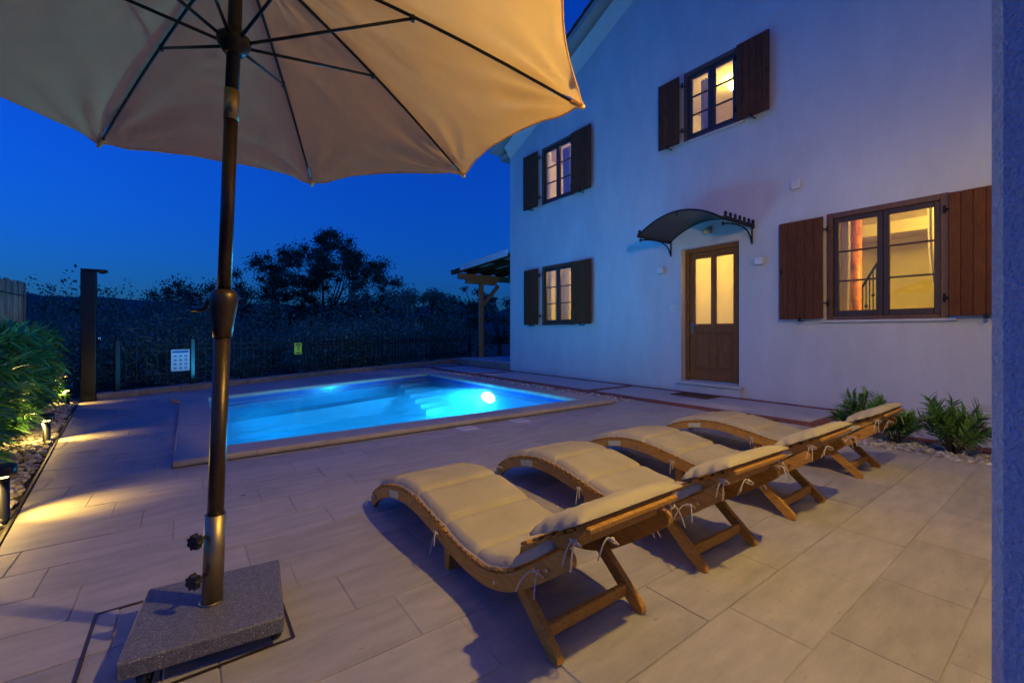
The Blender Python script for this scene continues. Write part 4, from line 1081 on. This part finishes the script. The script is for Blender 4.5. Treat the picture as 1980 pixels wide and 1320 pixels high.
# ================================================================== PEBBLES
def pebble_mesh(seed):
    r = random.Random(seed); bm = bmesh.new(); bmesh.ops.create_icosphere(bm, subdivisions=1, radius=1)
    sx, sy, sz = r.uniform(.8, 1.2), r.uniform(.6, .95), r.uniform(.4, .65)
    for v in bm.verts: k = 1 + .22 * mnoise.noise(v.co * 1.4 + Vector((seed * 3.1, 0, 0))); v.co = Vector((v.co.x * sx * k, v.co.y * sy * k, v.co.z * sz * k))
    me = bpy.data.meshes.new('pebble'); bm.to_mesh(me); bm.free(); me.polygons.foreach_set('use_smooth', [True] * len(me.polygons)); me.materials.append(MT['pebble']); return me
PM = [pebble_mesh(k) for k in range(9)]
def pebbles(bed_obj, pts):
    """nearest 300 as pieces, the rest joined"""
    pts = sorted(pts, key=lambda p: (p[0] ** 2 + p[1] ** 2) / p[3] ** 2); far = MB()
    V = [([v.co.copy() for v in m.vertices], [tuple(p.vertices) for p in m.polygons]) for m in PM]
    for i, (x, y, z, s) in enumerate(pts):
        k = rng.randrange(9); rot = (rng.uniform(-.4, .4), rng.uniform(-.4, .4), rng.uniform(0, 6.28))
        if i < 300: link('pebble', PM[k], bed_obj, (x, y, z), rot, (s, s, s))
        else:
            from mathutils import Euler
            m = Matrix.Translation((x, y, z)) @ Euler(rot).to_matrix().to_4x4() @ Matrix.Scale(s, 4)
            far.add([m @ v for v in V[k][0]], V[k][1], True)
    if far.v:
        me = bpy.data.meshes.new('pebble_layer'); me.from_pydata(far.v, [], far.f); me.polygons.foreach_set('use_smooth', [True] * len(me.polygons)); me.materials.append(MT['pebble_far'])
        tag(link('pebble_layer', me, bed_obj), kind='stuff')
def island_pebble():
    m, t, b = base_mat('pebble_mixed'); g_ = node(t, 'ShaderNodeNewGeometry'); rp = node(t, 'ShaderNodeValToRGB')
    rp.color_ramp.elements[0].color = (.28, .24, .19, 1); rp.color_ramp.elements[1].color = (.76, .72, .64, 1)
    t.links.new(g_.outputs['Random Per Island'], rp.inputs[0]); t.links.new(rp.outputs[0], b.inputs['Base Color']); b.inputs['Roughness'].default_value = .75; return m
MT['pebble_far'] = island_pebble()
lb = tag(MB().prism([(strip_x(-1), -1), (strip_x(9.9), 9.9), (strip_x(9.9) - 1.9, 9.9), (strip_x(-1) - 2.4, -1)], -.4, -.02).build('pebble_bed', 'soil'), kind='structure')
es = MB().prism([(strip_x(0) - .004, 0), (strip_x(9.8) - .004, 9.8), (strip_x(9.8) - .018, 9.8), (strip_x(0) - .018, 0)], -.1, .012).build('edging_strip', 'iron', lb)
pts = []
for k in range(2600):
    y = rng.uniform(2.4, 9.6); x = strip_x(y) - .045 - rng.uniform(0, .62); pts.append((x, y, -.012 + rng.uniform(0, .022), rng.choice((.018, .022, .026, .03, .036))))
pebbles(lb, pts)
rb2 = tag(MB().box((5.30, -.6, -.2), (5.795, 1.585, -.026)).build('planting_bed', 'soil'), kind='structure')
pts = [(rng.uniform(5.29, 5.80), rng.uniform(-.2, 1.57), -.018 + rng.uniform(0, .03), rng.choice((.018, .024, .03, .036, .042))) for _ in range(620)]
pebbles(rb2, pts)
gb = tag(MB().box((5.26, 4.46, -.2), (5.83, 12.4, -.035)).build('gravel_strip', 'soil'), kind='structure')
pts = [(rng.uniform(5.27, 5.82), rng.uniform(4.47, 12.2), -.022 + rng.uniform(0, .025), rng.choice((.02, .026, .03, .036))) for _ in range(1500)]
pebbles(gb, pts)

# ================================================================== GARDEN BOLLARDS
def bollard(x, y, hgt, label, pw=1.0):
    t = thing('bollard_light', label, 'bollard light', (x, y, -.02), 0, 'garden bollard lights along the hedge')
    MB().lathe([(.045, 0), (.045, .008), (.03, .012), (.03, hgt - .075)], n=20).build('post', 'anthracite', t)
    MB().lathe([(.024, hgt - .0745), (.024, hgt - .06)], n=16).build('lens', 'bollard_glow', t)
    MB().lathe([(.03, hgt - .0595), (.056, hgt - .06), (.058, hgt - .055), (.058, hgt - .004), (.052, hgt)], n=24).build('head', 'anthracite', t)
    ld = bpy.data.lights.new('bollard_beam', 'SPOT'); ld.energy = 11 * pw; ld.color = (1.0, .60, .12); ld.spot_size = R(84); ld.spot_blend = .9; ld.shadow_soft_size = .015
    lo = bpy.data.objects.new('bollard_beam', ld); COL.objects.link(lo); lo.parent = t; lo.location = (.034, 0, hgt - .085)
    lo.rotation_euler = Vector((1, .05, -1.15)).to_track_quat('-Z', 'Y').to_euler()
    l2 = bpy.data.lights.new('bollard_glow', 'POINT'); l2.energy = 4.0; l2.color = (1.0, .62, .15); l2.shadow_soft_size = .01
    o2 = bpy.data.objects.new('bollard_glow', l2); COL.objects.link(o2); o2.parent = t; o2.location = (-.036, -.015, hgt - .09)
bollard(-.875, 3.84, .34, 'dark metal bollard light in the pebbles on the parasol side')
bollard(-1.14, 6.30, .30, 'dark metal bollard light midway along the leafy hedge')
bollard(-1.47, 9.30, .30, 'dark metal bollard light near the shower column', .5)

# ================================================================== FOLIAGE
def blade(L, W, droop, fold=.25):
    """a pointed leaf along +Y"""
    return [(0, 0, 0), (-W * .5, L * .33, W * fold), (0, L * .36, 0), (W * .5, L * .33, W * fold), (-W * .36, L * .68, W * fold * .6 - droop * .5), (0, L * .7, -droop * .55), (W * .36, L * .68, W * fold * .6 - droop * .5), (0, L, -droop)], [(0, 2, 1), (0, 3, 2), (1, 2, 5, 4), (2, 3, 6, 5), (4, 5, 7), (5, 6, 7)]
def frame_to(d, roll=0.0):
    d = Vector(d).normalized(); q = d.to_track_quat('Y', 'Z'); return q.to_matrix().to_4x4() @ Matrix.Rotation(roll, 4, 'Y')
def leafy(name_thing, label, cat, base, leaves, mat, stems, group, keep, leafdim, piece='leaf'):
    """leaves: (position, direction, size, roll); the largest in view are single pieces"""
    t = thing(name_thing, label, cat, base, 0, group); off = Vector(base)
    bl = [blade(leafdim[0], leafdim[1], leafdim[0] * dr) for dr in (.05, .18, .3)]
    mes = []
    for v, f_ in bl:
        me = bpy.data.meshes.new(piece); me.from_pydata(v, [], f_); me.polygons.foreach_set('use_smooth', [True] * len(me.polygons)); me.materials.append(MT[mat]); mes.append(me)
    leaves = sorted(leaves, key=lambda q: (Vector(q[0]) - Vector((0, 0, 1.1))).length)
    V, F_ = [], []
    for i, (p, d, s, roll) in enumerate(leaves):
        k = i % 3; m = Matrix.Translation(Vector(p) - off) @ frame_to(d, roll) @ Matrix.Scale(s, 4)
        if i < keep:
            o = link(piece, mes[k], t); o.matrix_local = m
        else:
            b0 = len(V); V += [tuple(m @ Vector(v)) for v in bl[k][0]]; F_ += [tuple(a + b0 for a in f_) for f_ in bl[k][1]]
    if V:
        me = bpy.data.meshes.new('foliage'); me.from_pydata(V, [], F_); me.polygons.foreach_set('use_smooth', [True] * len(me.polygons)); me.materials.append(MT[mat]); tag(link('foliage', me, t), kind='stuff')
    sm = MB()
    for s in stems: sm.tube([Vector(p) - off for p in s[0]], s[1], 5)
    sm.build('stem', 'bark', t); return t
def hedge_plant(i, y, label):
    r = random.Random(50 + i); base = Vector((strip_x(y) - .60, y, -.02)); leaves = []; stems = []
    for k in range(250):
        a = r.uniform(0, 6.28); h = r.uniform(.12, 1.42) ** .9; rad = .50 * math.sqrt(r.uniform(.25, 1)) * (1 - .35 * max(0, h - .8) / .7)
        p0 = base + Vector((rad * .55 * math.cos(a), rad * .62 * math.sin(a), h * .75)); d = Vector((math.cos(a) * .75, math.sin(a) * .75, r.uniform(.15, 1.1))).normalized()
        L = r.uniform(.14, .26)
        if k < 45: stems.append(([base + Vector((.03 * math.cos(a), .03 * math.sin(a), 0)), base.lerp(p0, .6) + Vector((0, 0, .05)), p0, p0 + d * L], [.012, .008, .005, .002]))
        n = r.randint(7, 10)
        for j in range(n):
            t = (j + .5) / n; q = p0 + d * (L * t); an = j * 2.4 + a; side = d.orthogonal().normalized(); side = Matrix.Rotation(an, 3, d) @ side
            ld = (d * (.35 + .5 * t) + side * (1.0 - .35 * t) + Vector((0, 0, -.12))).normalized()
            leaves.append((q, ld, r.uniform(.7, 1.15), r.uniform(-.5, .5)))
    leafy('laurel_shrub', label, 'shrub', tuple(base), leaves, 'laurel', stems, 'hedge shrubs along the pebble bed', 160, (.175, .05))
hedge_lbl = ['broad leafy hedge shrub beside the bollard on the parasol side', 'leafy hedge shrub between the first and the middle bollard', 'leafy hedge shrub just before the middle bollard', 'leafy hedge shrub right behind the middle bollard', 'leafy hedge shrub past the middle bollard', 'leafy hedge shrub before the shower column bollard', 'leafy hedge shrub touching the shower column']
for i, y in enumerate((4.3, 5.1, 5.9, 6.7, 7.5, 8.3, 9.1)): hedge_plant(i, y, hedge_lbl[i])
def oleander(i, x, y, hgt, wid, nst, label):
    r = random.Random(90 + i); base = Vector((x, y, -.02)); leaves = []; stems = []
    for k in range(nst):
        a = r.uniform(0, 6.28); sp = r.uniform(.1, 1) ** .6 * wid; hh = hgt * r.uniform(.45, 1.0) * (1 - .3 * sp / wid)
        p1 = base + Vector((sp * math.cos(a), sp * math.sin(a), hh)); mid = base.lerp(p1, .55) + Vector((0, 0, hh * .12))
        stems.append(([base, mid, p1], [.006, .004, .002])); 
        for j in range(26):
            t = .3 + .7 * (j + 1) / 26; q = base.lerp(mid, t * 2) if t < .5 else mid.lerp(p1, t * 2 - 1)
            d = (p1 - mid).normalized(); side = Matrix.Rotation(j * 2.1 + a, 3, d) @ d.orthogonal().normalized()
            leaves.append((q, d * (.5 + .6 * t) + side * .8, r.uniform(.7, 1.1), r.uniform(-.4, .4)))
    leafy('oleander', label, 'shrub', tuple(base), leaves, 'oleander', stems, 'oleanders in the pebble bed', 150, (.115, .026))
oleander(0, 5.56, .80, .60, .26, 30, 'large bushy oleander in the pebbles beside the wing wall')
oleander(1, 5.60, 1.20, .38, .20, 16, 'small oleander in the pebbles between its taller neighbours')
oleander(2, 5.62, 1.50, .60, .24, 22, 'oleander behind the head of the last lounger')

# trees
def leaf_cloud(centres, size, seed):
    r = np.random.default_rng(seed); n = len(centres); c = np.asarray(centres)
    nrm = r.normal(size=(n, 3)); nrm /= np.linalg.norm(nrm, axis=1)[:, None]
    u = np.cross(nrm, r.normal(size=(n, 3))); u /= np.linalg.norm(u, axis=1)[:, None]; w = np.cross(nrm, u)
    s = size * r.uniform(.6, 1.3, size=(n, 1)); L = s * 1.5
    v = np.stack([c - u * L * .5, c + w * s * .42 + nrm * s * .12, c + u * L * .5, c - w * s * .42 + nrm * s * .12], 1).reshape(-1, 3)
    return v.tolist(), [(4 * i, 4 * i + 1, 4 * i + 2, 4 * i + 3) for i in range(n)]
def place(px, d): l = (px - 990) / 844 * d; return (d * math.sin(HEAD) + l * math.cos(HEAD), d * math.cos(HEAD) - l * math.sin(HEAD))
def crown_pts(clumps, n, seed):
    r = np.random.default_rng(seed); out = []
    tot = sum(c[3] ** 2 for c in clumps)
    for cx_, cy_, cz_, rad in clumps:
        k = int(n * rad ** 2 / tot); d = r.normal(size=(k, 3)); d /= np.linalg.norm(d, axis=1)[:, None]
        rr = rad * np.minimum(np.abs(r.normal(0, .55, size=(k, 1))), 1.0); p = d * rr * np.array([1, 1, .8]) + np.array([cx_, cy_, cz_]); out.append(p)
    return np.concatenate(out)
def tree(px, d, top, wid, label, seed, mat='tree_leaf', n=7000, leaf=.2, crown0=.35, gz=-1.2, clumps=None, flat=1.0, group=None, nc=26):
    r = random.Random(seed); x, y = place(px, d); t = thing('tree', label, 'tree', (x, y, gz), 0, group); H_ = top - gz
    cl = []
    if clumps: cl = clumps
    else:
        for k in range(nc):
            a = r.uniform(0, 6.28); zz = r.uniform(crown0, .93); env = math.sin(math.pi * min(1, (zz - crown0 * .55) / (1.02 - crown0 * .55))) ** .6
            rd = wid * .5 * env * math.sqrt(r.uniform(.1, 1)); cl.append((rd * math.cos(a), rd * math.sin(a), zz * H_, wid * r.uniform(.09, .17) * flat))
    mb = MB(); tr_top = Vector((r.uniform(-.2, .2), r.uniform(-.2, .2), H_ * crown0))
    mb.tube([(0, 0, 0), (.05, .03, H_ * crown0 * .5), tuple(tr_top)], [wid * .035 + .06, wid * .028 + .04, wid * .022 + .03], 9)
    for c in cl[::9 if len(cl) > 60 else 3]:
        m = tr_top.lerp(Vector(c[:3]), .5) + Vector((r.uniform(-.35, .35), r.uniform(-.35, .35), r.uniform(-.1, .5))); mb.tube([tuple(tr_top), tuple(m), c[:3]], [.05 + wid * .008, .04, .012], 5)
    mb.build('trunk', 'bark', t)
    v, f_ = leaf_cloud(crown_pts(cl, n, seed), leaf, seed)
    me = bpy.data.meshes.new('crown'); me.from_pydata(v, [], f_); me.materials.append(MT[mat]); tag(link('crown', me, t), kind='stuff'); return t
# the big open tree behind the pool, as lobes seen in its outline
rgt3 = (math.cos(HEAD), -math.sin(HEAD))
big = []; rr = random.Random(5)
while len(big) < 240:
    dx, zz = rr.uniform(-4.9, 4.9), rr.uniform(2.6, 8.7)
    top_ = 8.75 - .115 * abs(dx + .2) ** 2.05 + .35 * math.sin(dx * 2.1 + 1)
    if zz > top_ - .3 or abs(dx) < .8 and 3.2 < zz < 5.2 or (1.3 < dx < 2.2 and 3.5 < zz < 5.4): continue
    dp = rr.uniform(-2.6, 2.6); big.append((dx * rgt3[0] + dp * math.sin(HEAD), dx * rgt3[1] + dp * math.cos(HEAD), zz, rr.uniform(.5, .85)))
tree(632, 28, 7.6, 9.3, 'broad dark open crowned tree standing above the woods behind the pool', 21, n=60000, leaf=.10, crown0=.28, clumps=big)
tree(392, 27, 4.35, 5.2, 'low spreading tree behind the parasol pole', 22, n=7000, leaf=.10, crown0=.6, nc=34)
tree(820, 26, 3.6, 3.6, 'round dense tree in the woods beside the broad tree', 23, 'wood_leaf', n=8000, leaf=.10)
tree(865, 27, 3.7, 4.2, 'rounded dense tree in the woods before the lean to', 24, 'wood_leaf', n=8500, leaf=.10)
tree(925, 24, 4.0, 2.6, 'thin upright young tree seen under the lean to roof', 25, 'tree_leaf', n=3000, leaf=.10, crown0=.5)
tree(965, 27, 3.4, 3.6, 'dense tree growing beside the house end', 26, 'wood_leaf', n=7000, leaf=.10)
tree(250, 30, 3.5, 5.0, 'wide dark tree behind the shower column', 27, 'wood_leaf', n=8000, leaf=.11)
tree(110, 30, 3.6, 6.0, 'wide dark tree rising over the hedge', 28, 'wood_leaf', n=8500, leaf=.11)
tree(0, 24, 3.9, 2.2, 'small dark tree peeking over the reed screen', 29, n=3000, leaf=.10)
# the scrub between, one continuous mass
r = np.random.default_rng(11); P = []
for k in range(170):
    px = r.uniform(30, 1010); d = r.uniform(13.5, 27); x, y = place(px, d)
    off = (Vector((x, y)) - FA).dot(FN)
    if off < 2.2: continue
    hgt = r.uniform(1.2, 2.3) + (d - 13) * .06 + (1.5 if r.uniform() > .86 else 0); rad = r.uniform(.8, 1.5); n = 800
    dd = r.normal(size=(n, 3)); dd /= np.linalg.norm(dd, axis=1)[:, None]; lump = 1 + .3 * np.sin(dd[:, :1] * 5 + k) * np.cos(dd[:, 1:2] * 4)
    p = dd * r.uniform(.4, 1, size=(n, 1)) ** .5 * lump * np.array([rad, rad, hgt * .52]) + np.array([x, y, -1.0 + hgt * .52 + r.uniform(0, .4)]); P.append(p)
v, f_ = leaf_cloud(np.concatenate(P), .092, 12)
me = bpy.data.meshes.new('scrub'); me.from_pydata(v, [], f_); me.materials.append(MT['wood_leaf']); sc_o = link('scrub', me); tag(sc_o, 'dense dark scrub and bushes growing beyond the iron fence', 'scrub', kind='stuff')

# reed screen at the left
rs = thing('reed_screen', 'weathered reed screen standing behind the leafy hedge', 'screen', (-2.42, 10.4, 0), 0)
for k in range(70):
    y = -2.4 + k * .055; hgt = 1.95 + rng.uniform(-.05, .06)
    MB().tube([(rng.uniform(-.01, .01), y, 0), (rng.uniform(-.012, .012), y + rng.uniform(-.012, .012), hgt * .5), (rng.uniform(-.012, .012), y + rng.uniform(-.02, .02), hgt)], rng.uniform(.014, .024), 6).build('reed', 'reed', rs)
for z in (.5, 1.15, 1.75): MB().tube([(.026, -2.42, z), (.026, 1.45, z)], .008, 5).build('wire', 'iron', rs)

# a few fallen leaves on the tiles
for n, (x, y, lab) in enumerate(((2.99, 3.54, 'small dry leaf lying on the tiles between pool and loungers'), (.32, 3.42, 'small dark leaf on the tiles near the pool corner'), (1.7, .38, 'tiny dry twig leaf on the tiles beside the wing wall'))):
    v, f_ = blade(.05, .014, .004); me = bpy.data.meshes.new('fallen_leaf'); me.from_pydata(v, [], f_); me.materials.append(MT['bark'])
    tag(link('fallen_leaf', me, None, (x, y, .006), (0, 0, n * 1.3)), lab, 'leaf', 'fallen leaves')
